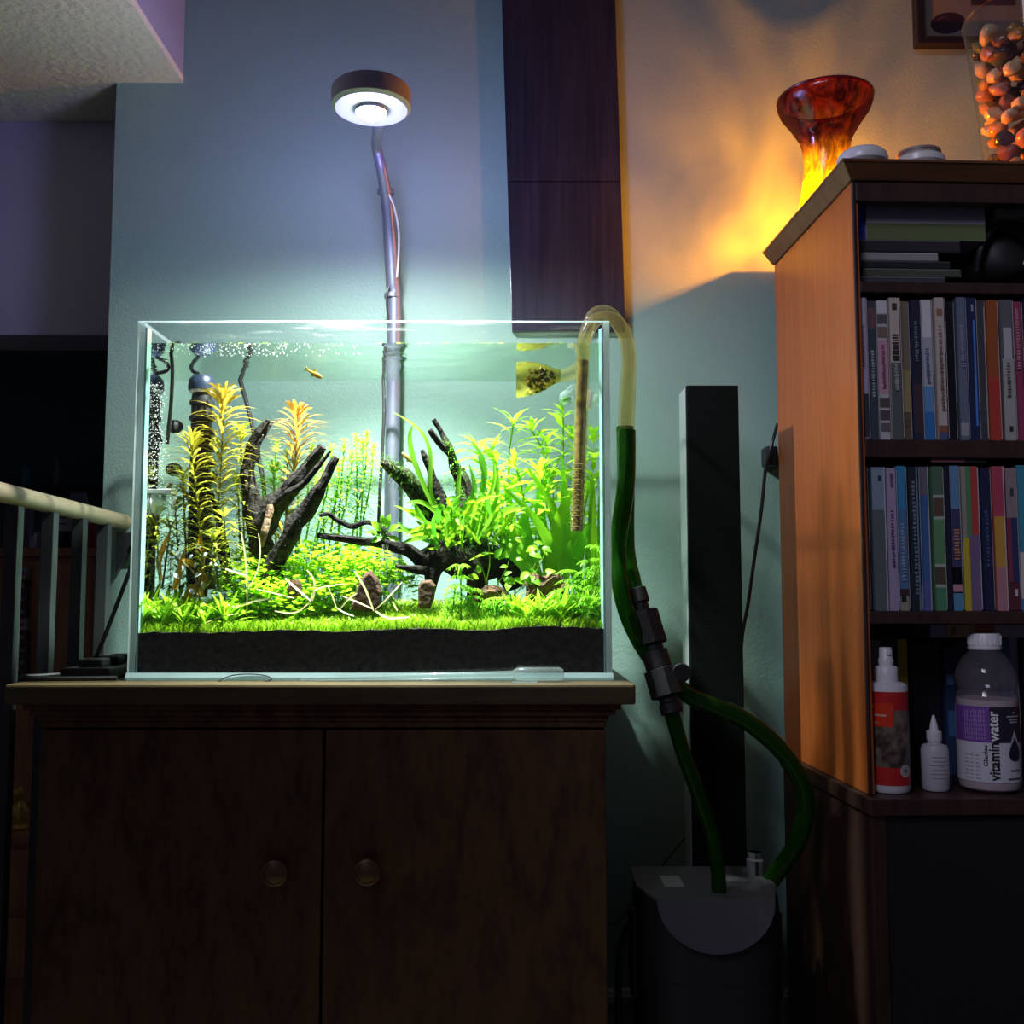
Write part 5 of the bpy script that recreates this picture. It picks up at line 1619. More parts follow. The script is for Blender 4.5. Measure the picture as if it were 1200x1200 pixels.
# bottom compartment: books behind the bottles
zB = zFl + .0004
FB = .13
low = [(1012, 1021, 752, (.5, .48, .45), [(0, .16, (.45, .12, .1)), (.16, .9, (.5, .48, .46))] + script_marks(.2, .8, (.2, .2, .2), 10), 'slim white book with a red head behind the spray bottle'),
       (1022, 1034, 750, GRY, [(0, 1, (.2, .2, .18))], 'grey-green book behind the spray bottle'),
       (1035, 1055, 748, BLK, [(0, 1, (.03, .03, .035))], 'dark thick book behind the spray bottle nozzle'),
       (1056, 1068, 749, (.5, .35, .03), [(0, .5, (.55, .42, .02)), (.5, 1, (.35, .23, .06))], 'yellow book between the spray bottle and dark books'),
       (1071, 1090, 755, BLK, [(0, 1, (.012, .012, .014))], 'black book right of the yellow one'),
       (1091, 1108, 752, BLK, [(0, 1, (.015, .015, .02))], 'black book behind the small dropper bottle'),
       (1109, 1122, 758, NAV, [(0, 1, (.02, .04, .09)), (.22, .3, (.1, .25, .45), .2, .8), (.5, .7, (.04, .12, .25), .2, .8)], 'navy book with pale letters behind the drink bottle'),
       (1123, 1140, 752, BLK, [(0, 1, (.025, .022, .025))], 'dark brown book behind the drink bottle'),
       (1141, 1158, 755, BLK, [(0, 1, (.03, .02, .03))], 'plum-black book behind the drink bottle cap'),
       (1159, 1174, 752, GRY, [(0, 1, (.05, .05, .06))], 'charcoal book behind the drink bottle'),
       (1175, 1188, 750, (.05, .2, .35), [(0, 1, (.05, .18, .32))], 'blue book right of the drink bottle'),
       (1189, 1200, 747, LAV, [(0, 1, (.36, .34, .44))], 'pale lavender book right of the blue one'),
       (1201, 1218, 750, BLK, [(0, 1, (.04, .03, .03))], 'dark book at the end of the bottom compartment')]
for (a, b_, yt, c, bl, lab) in low:
    u0, u1 = bu(a + .3, 840, FB)[0], bu(b_ + .7, 840, FB)[0]
    case(u0, u1, zB, bu(a, yt, FB)[1], FB + R.uniform(0, .01), .14, tuple(q * .6 for q in c), bl, lab, 'book', 'book', group='books in the bottom compartment')
tx = MB()
uu, zz2 = bu(1116, 796, FB)
u0, u1 = bu(1090, 738, .10)[0], bu(1226, 738, .10)[0]
zz3 = max(bu(1189, 747, FB)[1], bu(1035, 748, FB)[1]) + .001
case(u0, u1, zz3, bu(1120, 733, .10)[1] + .001, .10, .13, (.30, .28, .40), [(0, 1, (.34, .32, .46), .0, .13), (0, 1, (.5, .42, .22), .14, .38), (.2, .8, (.25, .18, .08), .18, .22), (0, 1, (.5, .12, .08), .38, .55), (0, 1, (.5, .48, .46), .55, 1)], 'white, yellow and red case lying flat over the bottom books', group='flat cases in the bookcase')

# ---- text on curved labels
def text_mesh(body, size, bold=0.0):
    cu = bpy.data.curves.new('txt', 'FONT')
    cu.body = body
    cu.size = size
    cu.resolution_u = 3
    cu.offset = bold
    ob = bpy.data.objects.new('txt', cu)
    COL.objects.link(ob)
    dg = bpy.context.evaluated_depsgraph_get()
    me = bpy.data.meshes.new_from_object(ob.evaluated_get(dg))
    bpy.data.objects.remove(ob)
    vs_ = [v.co.copy() for v in me.vertices]
    fs_ = [list(p.vertices) for p in me.polygons]
    bpy.data.meshes.remove(me)
    return vs_, fs_

def wrap_text(name, body, size, c, r_, ang, z, mat, parent, vertical=True, fit=None, bold=0.0):
    """lettering wrapped on a cylinder; ang=-90deg faces the viewer; fit = length to fill"""
    vs_, fs_ = text_mesh(body, size, bold)
    x0_, x1_ = min(v.x for v in vs_), max(v.x for v in vs_)
    k = (fit / (x1_ - x0_)) if fit else 1.0
    mb = MB()
    pts = []
    for v in vs_:
        if vertical:
            s_, h = -v.y, (v.x - x0_) * k
        else:
            s_, h = (v.x - x0_) * k, v.y
        a = ang + s_ / r_
        pts.append((c[0] + math.cos(a) * (r_ + .0004), c[1] + math.sin(a) * (r_ + .0004), z + h))
    mb.add(pts, fs_)
    return mb.build(name, mat, parent, smooth=False)

def band(nm, c, r_, z0, z1, a0, a1, col, parent, k=1, mat=None, seg=14):
    mb = MB(); mb.col = col
    mb.lathe([(r_ + .0001 * k, z0), (r_ + .0001 * k, z1)], (c[0], c[1], 0), seg, a0=rad(a0), a1=rad(a1))
    return mb.build(nm, mat or m_print, parent)

# drink bottle
def at_front(px, py, w):
    u, z = bu(px, py, w)
    return MBK @ Vector((u, w, 0)), z
c_, _ = at_front(1159, 900, .032)
zb0 = zFl + .0006
ztp = at_front(1155, 742, .032)[1]
HB = ztp - zb0
rB = .0372
bt = root('drink_bottle', (c_.x, c_.y, zFl), 'clear drink bottle with purple and white label and white cap', 'bottle')
zz_ = lambda py: at_front(1159, py, .032)[1]
m_bottle = thin_glass('clear_bottle_plastic', (.93, .92, .94), 1.45, .06, ((.62, .58, .66), .14))
MB().lathe([(.030, zb0), (.035, zb0 + .003), (rB, zb0 + .010), (rB, zz_(912)), (rB * .985, zz_(910)), (rB * .985, zz_(824)), (rB, zz_(820)), (rB * .99, zz_(815)), (rB * .90, zz_(808)), (rB * .97, zz_(800)), (rB * 1.0, zz_(792)), (rB * .92, zz_(782)), (rB * .72, zz_(770)), (rB * .50, zz_(763)), (rB * .46, zz_(760))],
           (c_.x, c_.y, 0), 36, cap_top=False).build('bottle', m_bottle, bt)
MB().lathe([(.029, zb0 + .0012), (.0345, zb0 + .004), (rB * .97, zb0 + .011), (rB * .955, zz_(818))], (c_.x, c_.y, 0), 30).build('liquid', pmat('pinkish_drink', (.50, .44, .42), .25), bt)
cpz0, cpz1 = zz_(761), ztp
cap = MB().lathe([(rB * .52, cpz0), (rB * .54, cpz0 + .001), (rB * .54, cpz0 + .004), (rB * .51, cpz0 + .0045), (rB * .53, cpz0 + .0055), (rB * .52, cpz1 - .002), (rB * .49, cpz1), (0, cpz1)], (c_.x, c_.y, 0), 36)
cap.build('cap', m_white_plastic, bt)
for k in range(24):
    a = k * 6.283 / 24
    x, y = c_.x + math.cos(a) * rB * .53, c_.y + math.sin(a) * rB * .53
    if math.sin(a) < .3:
        MB().tube([(x, y, cpz0 + .006), (x, y, cpz1 - .003)], .0006, 4).build('cap_rib', m_white_plastic, bt)
lz0, lz1 = zz_(912), zz_(825)
band('label_white', c_, rB * .985, lz0, lz1, -200, 20, (.56, .56, .60), bt, 2, seg=30)
lm = zz_(866)
band('label_purple', c_, rB * .985, lm, lz1, -190, -110, (.16, .06, .30), bt, 4)
band('label_dark', c_, rB * .985, lm, lz1, -110.2, 10, (.028, .022, .04), bt, 4, seg=20)
# lettering
LH = lz1 - lz0
wrap_text('lettering_vitamin', 'vitamin', .0175, c_, rB * .985 + .0006, rad(-96), lz0 + .03 * LH, m_text_dark, bt, True, .50 * LH, .0004)
wrap_text('lettering_water', 'water', .0175, c_, rB * .985 + .0008, rad(-96), lz0 + .545 * LH, m_text_white, bt, True, .40 * LH, .0004)
wrap_text('lettering_glaceau', 'Glac\u00e9au', .0070, c_, rB * .985 + .0006, rad(-116), lz0 + .22 * LH, m_text_dark, bt, True, .27 * LH, .0001)
mk = MB(); mk.col = (.33, .25, .45)
for row in range(9):
    a0_ = -158 + row * 4.6
    for q in range(7):
        z0_ = lerp(lm + .003, lz1 - .003, q / 7)
        mk.lathe([(rB * .985 + .0007, z0_), (rB * .985 + .0007, z0_ + R.uniform(.003, .0048))], (c_.x, c_.y, 0), 1, a0=rad(a0_), a1=rad(a0_ + 2.0))
mk.col = (.35, .35, .38)
for row in range(7):
    z0_ = lerp(lz0 + .004, lm - .012, row / 7)
    for q in range(3):
        a0_ = -160 + q * 11
        mk.lathe([(rB * .985 + .0007, z0_), (rB * .985 + .0007, z0_ + .0013)], (c_.x, c_.y, 0), 3, a0=rad(a0_), a1=rad(a0_ + R.uniform(6, 10)))
mk.col = (.4, .4, .44)
for row, (w_, z0_) in enumerate([(8, lz1 - .008), (34, lz1 - .0125), (24, lz1 - .0165), (20, lz1 - .0195)]):
    mk.lathe([(rB * .985 + .0008, z0_), (rB * .985 + .0008, z0_ + .0016)], (c_.x, c_.y, 0), 8, a0=rad(-62 - w_ / 2), a1=rad(-62 + w_ / 2))
mk.col = (.1, .1, .12)
mk.lathe([(rB * .985 + .0008, lz0 + .014), (rB * .985 + .0008, lz0 + .0158)], (c_.x, c_.y, 0), 6, a0=rad(-74), a1=rad(-48))
mk.lathe([(rB * .985 + .0008, lz0 + .004), (rB * .985 + .0008, lz0 + .0062)], (c_.x, c_.y, 0), 6, a0=rad(-80), a1=rad(-44))
mk.build('small_print', m_print, bt)['kind'] = 'stuff'
def drop_shape(nm, cz, hgt, wid, col, k):
    mb = MB(); mb.col = col
    r_ = rB * .985 + .0006 + .0001 * k
    prof = [(0, 1), (.16, .82), (.34, .62), (.47, .40), (.5, .25), (.42, .1), (.22, .01), (0, 0)]
    pts = [(-x, y) for x, y in prof] + [(x, y) for x, y in prof[::-1][1:-1]]
    vv_ = []
    for x, y in pts:
        a = rad(-62) + x * wid / r_
        vv_.append((c_.x + math.cos(a) * r_, c_.y + math.sin(a) * r_, cz + y * hgt))
    ctr = (c_.x + math.cos(rad(-62)) * r_, c_.y + math.sin(rad(-62)) * r_, cz + hgt * .4)
    n_ = len(vv_)
    mb.add([ctr] + vv_, [(0, 1 + i, 1 + (i + 1) % n_) for i in range(n_)])
    mb.build(nm, m_print, bt)
drop_shape('drop_emblem', zz_(887), .0375, .018, (.46, .44, .50), 1)
drop_shape('drop_emblem', zz_(887), .0285, .0195, (.02, .015, .04), 3)

# small dropper bottle
c2, _ = at_front(1096, 905, .03)
z2 = lambda py: at_front(1096, py, .03)[1]
dbt = root('dropper_bottle', (c2.x, c2.y, zFl), 'small translucent white dropper bottle with a pointed cap', 'bottle')
rD = .0165
m_milky = pmat('milky_plastic', (.46, .45, .48), .4)
MB().lathe([(rD * .9, zb0), (rD, zb0 + .003), (rD, z2(878)), (rD * .9, z2(873)), (rD * .48, z2(871)), (rD * .46, z2(868))], (c2.x, c2.y, 0), 28).build('bottle', m_milky, dbt)
MB().lathe([(rD * .5, z2(868.5)), (rD * .55, z2(867)), (rD * .55, z2(857)), (rD * .34, z2(856)), (rD * .26, z2(848)), (rD * .08, z2(838)), (0, z2(837.5))], (c2.x, c2.y, 0), 20).build('pointed_cap', m_white_plastic, dbt)
mk = MB(); mk.col = (.24, .23, .27)
for row in range(6):
    z0_ = lerp(z2(886), z2(915), row / 6)
    mk.lathe([(rD + .0003, z0_), (rD + .0003, z0_ + .0009)], (c2.x, c2.y, 0), 8, a0=rad(-90 - R.uniform(25, 42)), a1=rad(-90 + R.uniform(25, 42)))
mk.build('small_print', m_print, dbt)['kind'] = 'stuff'

# red spray bottle
c3, _ = at_front(1042, 905, .028)
z3 = lambda py: at_front(1042, py, .028)[1]
sb = root('spray_bottle', (c3.x, c3.y, zFl), 'white spray bottle with a red picture label', 'bottle')
rS = .0250
MB().lathe([(rS * .9, zb0), (rS, zb0 + .004), (rS, z3(806)), (rS * .97, z3(802)), (rS * .80, z3(799.5)), (rS * .6, z3(798.5))], (c3.x, c3.y, 0), 34).build('bottle', m_white_plastic, sb)
MB().lathe([(rS * .55, z3(799)), (rS * .56, z3(797)), (rS * .55, z3(782)), (rS * .50, z3(780.5)), (rS * .40, z3(780))], (c3.x, c3.y, 0), 28).build('collar', m_white_plastic, sb)
MB().lathe([(rS * .34, z3(780.3)), (rS * .38, z3(773)), (rS * .33, z3(771)), (rS * .31, z3(760)), (rS * .27, z3(758.5)), (0, z3(758))], (c3.x, c3.y, 0), 24).build('nozzle', m_white_plastic, sb)
MB().tube([(c3.x, c3.y - rS * .28, z3(765)), (c3.x, c3.y - rS * .42, z3(765))], .0022, 8).build('spray_tip', m_white_plastic, sb)
band('label', c3, rS, z3(917), z3(809), -175, -28, (.46, .022, .022), sb, 2, seg=26)
band('label_edge', c3, rS, z3(834), z3(809), -24, 10, (.46, .022, .022), sb, 2)
def photo_mat():
    m, n, l, o_ = new_mat('label_photo_print')
    tc = n.new('ShaderNodeTexCoord'); nz = n.new('ShaderNodeTexNoise'); nz.inputs['Scale'].default_value = 75; nz.inputs['Detail'].default_value = 3
    l.new(tc.outputs['Object'], nz.inputs[0])
    rp = n.new('ShaderNodeValToRGB')
    rp.color_ramp.elements[0].position = .38; rp.color_ramp.elements[0].color = (.035, .025, .02, 1)
    rp.color_ramp.elements[1].position = .66; rp.color_ramp.elements[1].color = (.20, .15, .11, 1)
    l.new(nz.outputs[0], rp.inputs[0])
    b = n.new('ShaderNodeBsdfPrincipled'); b.inputs['Roughness'].default_value = .4
    l.new(rp.outputs[0], b.inputs['Base Color']); l.new(b.outputs[0], o_.inputs[0])
    return m
band('label_photo', c3, rS, z3(896), z3(830), -172, -30, (1, 1, 1), sb, 4, photo_mat(), seg=26)
band('label_patch', c3, rS, z3(849), z3(822), -172, -94, (.62, .04, .015), sb, 6, seg=16)
wrap_text('lettering', 'ls', .0105, c3, rS + .0009, rad(-158), z3(828), m_text_white, sb, False)
mk = MB(); mk.col = (.6, .35, .3)
mk.lathe([(rS + .0009, z3(837)), (rS + .0009, z3(835))], (c3.x, c3.y, 0), 8, a0=rad(-160), a1=rad(-112))
mk.lathe([(rS + .0009, z3(845)), (rS + .0009, z3(844))], (c3.x, c3.y, 0), 4, a0=rad(-160), a1=rad(-135))
mk.col = (.25, .25, .27)
for row in range(6):
    z0_ = lerp(z3(905), z3(850), row / 6)
    mk.lathe([(rS + .0003, z0_), (rS + .0003, z0_ + .004)], (c3.x, c3.y, 0), 2, a0=rad(-24), a1=rad(-21))
mk.build('small_print', m_print, sb)['kind'] = 'stuff'
def disc(nm, ang, z, rad_, col, k, c, r_, parent):
    mb = MB(); mb.col = col
    rr = r_ + .0006 + .0001 * k
    pts = [(0, 0)] + [(math.cos(i * 6.283 / 20) * rad_, math.sin(i * 6.283 / 20) * rad_) for i in range(20)]
    mb.add([(c[0] + math.cos(ang + x / rr) * rr, c[1] + math.sin(ang + x / rr) * rr, z + y) for x, y in pts], [(0, 1 + i, 1 + (i + 1) % 20) for i in range(20)])
    mb.build(nm, m_print, parent)
disc('round_emblem', rad(-62), z3(900), .0078, (.5, .5, .5), 1, c3, rS, sb)
disc('round_emblem', rad(-62), z3(900), .0062, (.36, .37, .36), 2, c3, rS, sb)
disc('round_emblem', rad(-62), z3(900), .0022, (.06, .06, .06), 3, c3, rS, sb)

# ================================================================ on top of the bookcase
zTop = zC1 + .0005
def on_top(px, w):
    u = bu(px, 175, w)[0]
    p = MBK @ Vector((u, w, 0))
    return p
# white covered dish and jar near the front edge
p = on_top(1010, .012)
r_ = .0325
dsh = root('covered_dish', (p.x, p.y, zTop), 'white rounded dish with a tiny dark knob on the bookcase', 'dish')
MB().lathe([(r_ * .85, zTop), (r_ * .98, zTop + .004), (r_, zTop + .009), (r_ * .93, zTop + .016), (r_ * .78, zTop + .0205), (r_ * .5, zTop + .0225), (0, zTop + .023)], (p.x, p.y, 0), 34).build('body', m_white, dsh)
MB().box((p.x + .013, p.y - .003, zTop + .0218), (p.x + .019, p.y + .003, zTop + .029)).build('knob', m_black, dsh, bevel=.001)
p = on_top(1076, .014)
jr = root('small_jar', (p.x, p.y, zTop), 'low white jar with a narrower dark rim beside the dish', 'jar')
MB().lathe([(.031, zTop), (.0335, zTop + .003), (.033, zTop + .010), (.029, zTop + .0135), (.0275, zTop + .0145)], (p.x, p.y, 0), 34).build('body', m_white, jr)
MB().lathe([(.0265, zTop + .0146), (.0265, zTop + .018), (.0275, zTop + .0185), (.0275, zTop + .0215), (.025, zTop + .022), (.025, zTop + .016)], (p.x, p.y, 0), 34, cap_top=False).build('rim', pmat('greyish_rim', (.25, .2, .17), .5), jr)

# amber vase lamp
def amber_mat():
    m, n, l, o_ = new_mat('crackled_amber_glass')
    tc = n.new('ShaderNodeTexCoord')
    sep = n.new('ShaderNodeSeparateXYZ'); l.new(tc.outputs['Object'], sep.inputs[0])
    mr = n.new('ShaderNodeMapRange'); mr.inputs[1].default_value = .10; mr.inputs[2].default_value = .165
    l.new(sep.outputs['Z'], mr.inputs[0])
    cr_ = n.new('ShaderNodeValToRGB')
    cr_.color_ramp.elements[0].color = (1.0, .66, .10, 1); cr_.color_ramp.elements[1].color = (.60, .05, .012, 1)
    l.new(mr.outputs[0], cr_.inputs[0])
    # crackle: bright cells, darker cracks
    mp = n.new('ShaderNodeMapping'); mp.inputs['Scale'].default_value = (1, 1, .55)
    l.new(tc.outputs['Object'], mp.inputs[0])
    nz = n.new('ShaderNodeTexNoise'); nz.inputs['Scale'].default_value = 48; nz.inputs['Detail'].default_value = 5; nz.inputs['Roughness'].default_value = .65
    nz.inputs['Distortion'].default_value = 1.5
    l.new(mp.outputs[0], nz.inputs[0])
    mr2 = n.new('ShaderNodeMapRange'); mr2.inputs[1].default_value = .40; mr2.inputs[2].default_value = .64; mr2.inputs[3].default_value = .16; mr2.inputs[4].default_value = 1.0
    l.new(nz.outputs[0], mr2.inputs[0])
    mul = n.new('ShaderNodeMix'); mul.data_type = 'RGBA'; mul.blend_type = 'MULTIPLY'; mul.inputs[0].default_value = 1
    l.new(cr_.outputs[0], mul.inputs[6]); l.new(mr2.outputs[0], mul.inputs[7])
    tr = n.new('ShaderNodeBsdfTransparent'); l.new(mul.outputs[2], tr.inputs[0])
    tl = n.new('ShaderNodeBsdfTranslucent'); l.new(mul.outputs[2], tl.inputs[0])
    m1 = n.new('ShaderNodeMixShader'); m1.inputs[0].default_value = .12
    l.new(tr.outputs[0], m1.inputs[1]); l.new(tl.outputs[0], m1.inputs[2])
    gl = n.new('ShaderNodeBsdfGlossy'); gl.inputs['Roughness'].default_value = .06
    bp = n.new('ShaderNodeBump'); bp.inputs['Strength'].default_value = .5; bp.inputs['Distance'].default_value = .002
    l.new(nz.outputs[0], bp.inputs['Height']); l.new(bp.outputs[0], gl.inputs['Normal'])
    m2 = n.new('ShaderNodeMixShader'); m2.inputs[0].default_value = .07; l.new(m1.outputs[0], m2.inputs[1]); l.new(gl.outputs[0], m2.inputs[2])
    l.new(m2.outputs[0], o_.inputs[0])
    return m
wv = .225
pv = on_top(968, wv)
uv_ = (pv - bo).dot(BU)
pv = MBK @ Vector((max(uv_, .036), wv, 0))
va = root('vase_lamp', (pv.x, pv.y, zTop), 'glowing amber crackled glass vase with flared red rim on the bookcase', 'lamp')
vH = W(973, 121, pv.y).z - zTop + .006
vp = [(.040, 0), (.044, .03), (.043, .12), (.037, .30), (.033, .45), (.033, .56), (.038, .68), (.052, .80), (.066, .90), (.070, .955), (.0705, .985), (.069, 1.0)]
MB().lathe([(r_, zTop + h * vH) for r_, h in vp], (pv.x, pv.y, 0), 48, cap_top=False).build('vase', amber_mat(), va, origin=(pv.x, pv.y, zTop))
m_lip = pmat('dark_red_lip', (.10, .012, .02), .25)
lipc = [Vector((pv.x + math.cos(k * 6.2832 / 40) * .0695, pv.y + math.sin(k * 6.2832 / 40) * .0695, zTop + vH)) for k in range(41)]
MB().tube(lipc, .0022, 8, False).build('lip', m_lip, va)
AMB = Vector((pv.x, pv.y, zTop + .026))
MB().lathe([(.012, zTop + .001), (.012, zTop + .010), (.007, zTop + .013)], (pv.x, pv.y, 0), 16).build('socket', m_brass, va)
MB().blob(AMB, .0026, 2, 0, scale=(1, 1, 1.12)).build('bulb', emat('lit_bulb', (1.0, .62, .22), 45.0), va)
point('vase_light', AMB, 26.0, (1.0, .36, .004), .0042, va)

# tall glass vase filled with stones
wj = .10
pj = on_top(1216, wj)
gj = root('glass_vase', (pj.x, pj.y, zTop), 'tall flared clear glass vase filled with coloured stones on the bookcase', 'vase')
jt = W(1135, 30, pj.y)
jb_ = W(1161, 178, pj.y)
rT, rBm = pj.x - jt.x, pj.x - jb_.x
jH = jt.z - zTop + .012
m_jar = thin_glass('clear_vase_glass', (.95, .93, .90), 1.75, .02)
MB().lathe([(rBm - .004, zTop), (rBm, zTop + .004), (lerp(rBm, rT, .5) - .002, zTop + jH * .5), (rT - .003, zTop + jH * .9), (rT, zTop + jH)], (pj.x, pj.y, 0), 44, cap_top=False).build('vase', m_jar, gj)
lipj = [Vector((pj.x + math.cos(k * 6.2832 / 44) * rT, pj.y + math.sin(k * 6.2832 / 44) * rT, zTop + jH)) for k in range(45)]
MB().tube(lipj, .0016, 6, False).build('lip', m_jar, gj)
st_m = [('honey', (.42, .22, .06)), ('cream', (.55, .42, .24)), ('green', (.07, .11, .04)), ('brown', (.16, .07, .035)), ('dark', (.03, .03, .03)), ('rose', (.36, .17, .11))]
meshes = []
for k in range(4):
    b = MB(); b.blob((0, 0, 0), 1, 2, .28, 20 + k * 7, (1, .72 + .1 * k, .62))
    o = b.build('stone', m_white, origin=(0, 0, 0)); meshes.append(o.data); bpy.data.objects.remove(o)
mcols = []
for nm, c in st_m:
    m = pmat('polished_stone_' + nm, c, .2)
    mcols.append((nm, m, [me.copy() for me in meshes]))
for nm, m, ms in mcols:
    for me in ms:
        me.materials.clear(); me.materials.append(m)
placed = []
tries = 0
while len(placed) < 140 and tries < 30000:
    tries += 1
    h = R.random() ** .8 * .93
    rs = R.uniform(.0115, .0185)
    rmax = lerp(rBm, rT, h) - rs - .0035
    q = math.sqrt(R.random()) * rmax
    if R.random() < .6:
        q = rmax
    a = R.uniform(0, 6.28)
    p = Vector((pj.x + math.cos(a) * q, pj.y + math.sin(a) * q, zTop + .010 + rs + h * (jH - .03) * .95))
    if any((p - p2).length < (rs + r2) * .66 for p2, r2 in placed):
        continue
    placed.append((p, rs))
    w_ = R.choices(range(6), [5, 5, 3, 4, 3, 3])[0]
    nm, m, ms = mcols[w_]
    o = inst('polished_stone', R.choice(ms), Matrix.Translation(p) @ Matrix.Rotation(R.uniform(0, 6), 4, 'Z') @ Matrix.Rotation(R.uniform(-1.4, 1.4), 4, 'X') @ Matrix.Scale(rs, 4))
    tag(o, {'honey': 'honey-coloured', 'cream': 'cream', 'green': 'dark green', 'brown': 'brown', 'dark': 'black', 'rose': 'rosy'}[nm] + ' polished stone inside the tall glass vase', 'stone', nm + ' stones in the glass vase')

# ================================================================ adaptor and cords on the wall
ad = root('wall_adaptor', W(903, 535, YW - .03), 'small black plug adaptor on the wall beside the bookcase', 'adaptor')
a = W(897, 546, YW - .03); b_ = W(911, 523, YW - .03)
MB().box((a.x, YW - .036, a.z), (b_.x, YW - .001, b_.z)).build('body', m_black, ad, smooth=False, bevel=.004)
MB().box((a.x + .004, YW - .0375, a.z + .008), (a.x + .010, YW - .0362, b_.z - .008)).build('ridge', m_black_soft, ad, smooth=False)
cable('adaptor_cord', [W(911, 497, 1.635), W(906, 515, 1.62), W(902, 532, 1.615), W(897, 552, 1.60), W(892, 600, 1.59), W(884, 655, 1.585), W(877, 705, 1.58), W(870, 745, 1.58), W(866, 800, 1.58), W(862, 900, 1.58)], .0028, m_black, 'black cord running from the adaptor down behind the tower speaker')

# ================================================================ left: railing and the dim room behind
xr = -.630
rl = root('stair_railing', (xr, 1.2, 0), 'pale wooden handrail on black iron balusters beside the cabinet', 'railing')
zr1 = W(150, 611, 1.645).z
MB().tube([Vector((xr, .75, zr1 + .016)), Vector((xr, 1.2, zr1 + .008)), Vector((xr, 1.657, zr1))], .0125, 18, flat=1.0).build('handrail', m_rail, rl)
for px in (-60, -22, 18, 60, 95, 123):
    Yb_ = abs(xr) * FPX / (600 - px) * 0.995
    if px == 123: Yb_ = 1.58
    MB().box((xr - .0085, Yb_ - .0085, .0), (xr + .0085, Yb_ + .0085, zr1 - .007)).build('baluster', m_iron, rl, smooth=False, bevel=.001)
MB().box((xr - .03, .7, .0), (xr + .0085, 1.65, .04)).build('bottom_rail', m_iron, rl, smooth=False)
pb_ = W(146, 634, 1.60)
MB().add([(xr - .006, 1.656, zr1 - .018), (xr + .03, 1.656, zr1 - .018), (xr + .03, 1.656, zr1 - .05), (xr + .012, 1.656, zr1 - .052), (xr - .006, 1.656, zr1 - .085),
          (xr - .006, 1.645, zr1 - .018), (xr + .03, 1.645, zr1 - .018), (xr + .03, 1.645, zr1 - .05), (xr + .012, 1.645, zr1 - .052), (xr - .006, 1.645, zr1 - .085)],
         [(0, 1, 2, 3, 4), (9, 8, 7, 6, 5)] + [(i, (i + 1) % 5, 5 + (i + 1) % 5, 5 + i) for i in range(5)]).build('bracket', m_iron, rl, smooth=False)
MB().blob((xr + .022, 1.643, zr1 - .038), .005, 2, 0).build('screw', m_silver, rl)

# wooden cabinet in the dim room with bottles on it
YC = 2.25
m_dimwood = wood_mat('reddish_cabinet_wood', (.50, .22, .09), (.34, .14, .06), .5, 'Z', 5, .1)
cx0, cx1 = W(-70, 642, YC).x, W(117, 642, YC).x
cz = W(60, 642, YC).z
cbn = root('side_cabinet', ((cx0 + cx1) / 2, YC + .2, 0), 'brown wooden cabinet beyond the railing with bottles on top', 'cabinet')
MB().box((cx0, YC, 0), (cx1, YC + .4, cz - .02)).build('carcass', m_dimwood, cbn, smooth=False, bevel=.003)
MB().box((cx0 - .01, YC - .012, cz - .0198), (cx1 + .008, YC + .41, cz)).build('cabinet_top', m_dimwood, cbn, smooth=False, bevel=.003)
for k in range(2):
    a_, b2 = lerp(cx0, cx1, k / 2) + .004, lerp(cx0, cx1, (k + 1) / 2) - .004
    d_ = MB().box((a_, YC - .014, cz - .55), (b2, YC - .001, cz - .03)).build('door', m_dimwood, cbn, smooth=False, bevel=.003)
    MB().blob(((b2 - .02) if k == 0 else (a_ + .02), YC - .02, cz - .28), .009, 2, 0).build('knob', m_brass, d_)
cbn2 = MB()
cbn2.box((W(104, 642, YC).x, YC - .03, .02), (W(114, 642, YC).x, YC - .0145, cz - .022))
cbn2.build('corner_post', wood_mat('orange_post_wood', (.5, .24, .08), (.4, .18, .06), .45, 'Z', 6, .1), cbn, smooth=False)
def bottle_at(px, y0, y1, wpx, Y, mat, lab, cat, label=None, shape=None, z0=None, name='bottle'):
    p = W(px, y1, Y)
    z0 = cz + .0005 if z0 is None else z0
    h = W(px, y0, Y).z - z0
    r_ = wpx / 2 / 1200 * Y
    r0 = root(name, (p.x, Y, z0), lab, cat)
    prof = shape or [(.9, 0), (1, .03), (1, .62), (.8, .72), (.38, .8), (.36, .97), (.4, .98), (.4, 1)]
    MB().lathe([(q * r_, z0 + t_ * h) for q, t_ in prof], (p.x, Y, 0), 22).build('glass' if name == 'bottle' else 'body', mat, r0)
    if label:
        mb = MB(); mb.col = label[2]
        mb.lathe([(r_ * 1.01, z0 + label[0] * h), (r_ * 1.01, z0 + label[1] * h)], (p.x, Y, 0), 22)
        mb.build('label_band', m_print, r0)
        if len(label) > 3:
            mk_ = MB(); mk_.col = (.12, .12, .12)
            for q in range(2):
                z_ = lerp(z0 + label[0] * h, z0 + label[1] * h, .3 + .3 * q)
                mk_.lathe([(r_ * 1.015, z_), (r_ * 1.015, z_ + .004)], (p.x, Y, 0), 8, a0=rad(-130), a1=rad(-50))
            mk_.build('label_lines', m_print, r0)
    return r0
can = [(.92, 0), (1, .03), (1, .96), (.94, 1)]
bottle_at(73, 598, 642, 20, YC + .06, pmat('brown_glass', (.03, .02, .012), .15), 'dark bottle with a white label on the dim cabinet', 'bottle', (.45, .98, (.55, .55, .55), 1), can, name='bottle')
bottle_at(106, 606, 642, 16, YC + .06, pmat('red_tin', (.42, .03, .04), .35), 'red tin on the dim cabinet beside the orange post', 'tin', None, can, name='tin')
bottle_at(29, 590, 642, 18, YC + .12, pmat('grey_ceramic', (.22, .23, .25), .4), 'pale grey canister on the dim cabinet behind the balusters', 'canister', None, can, name='canister')
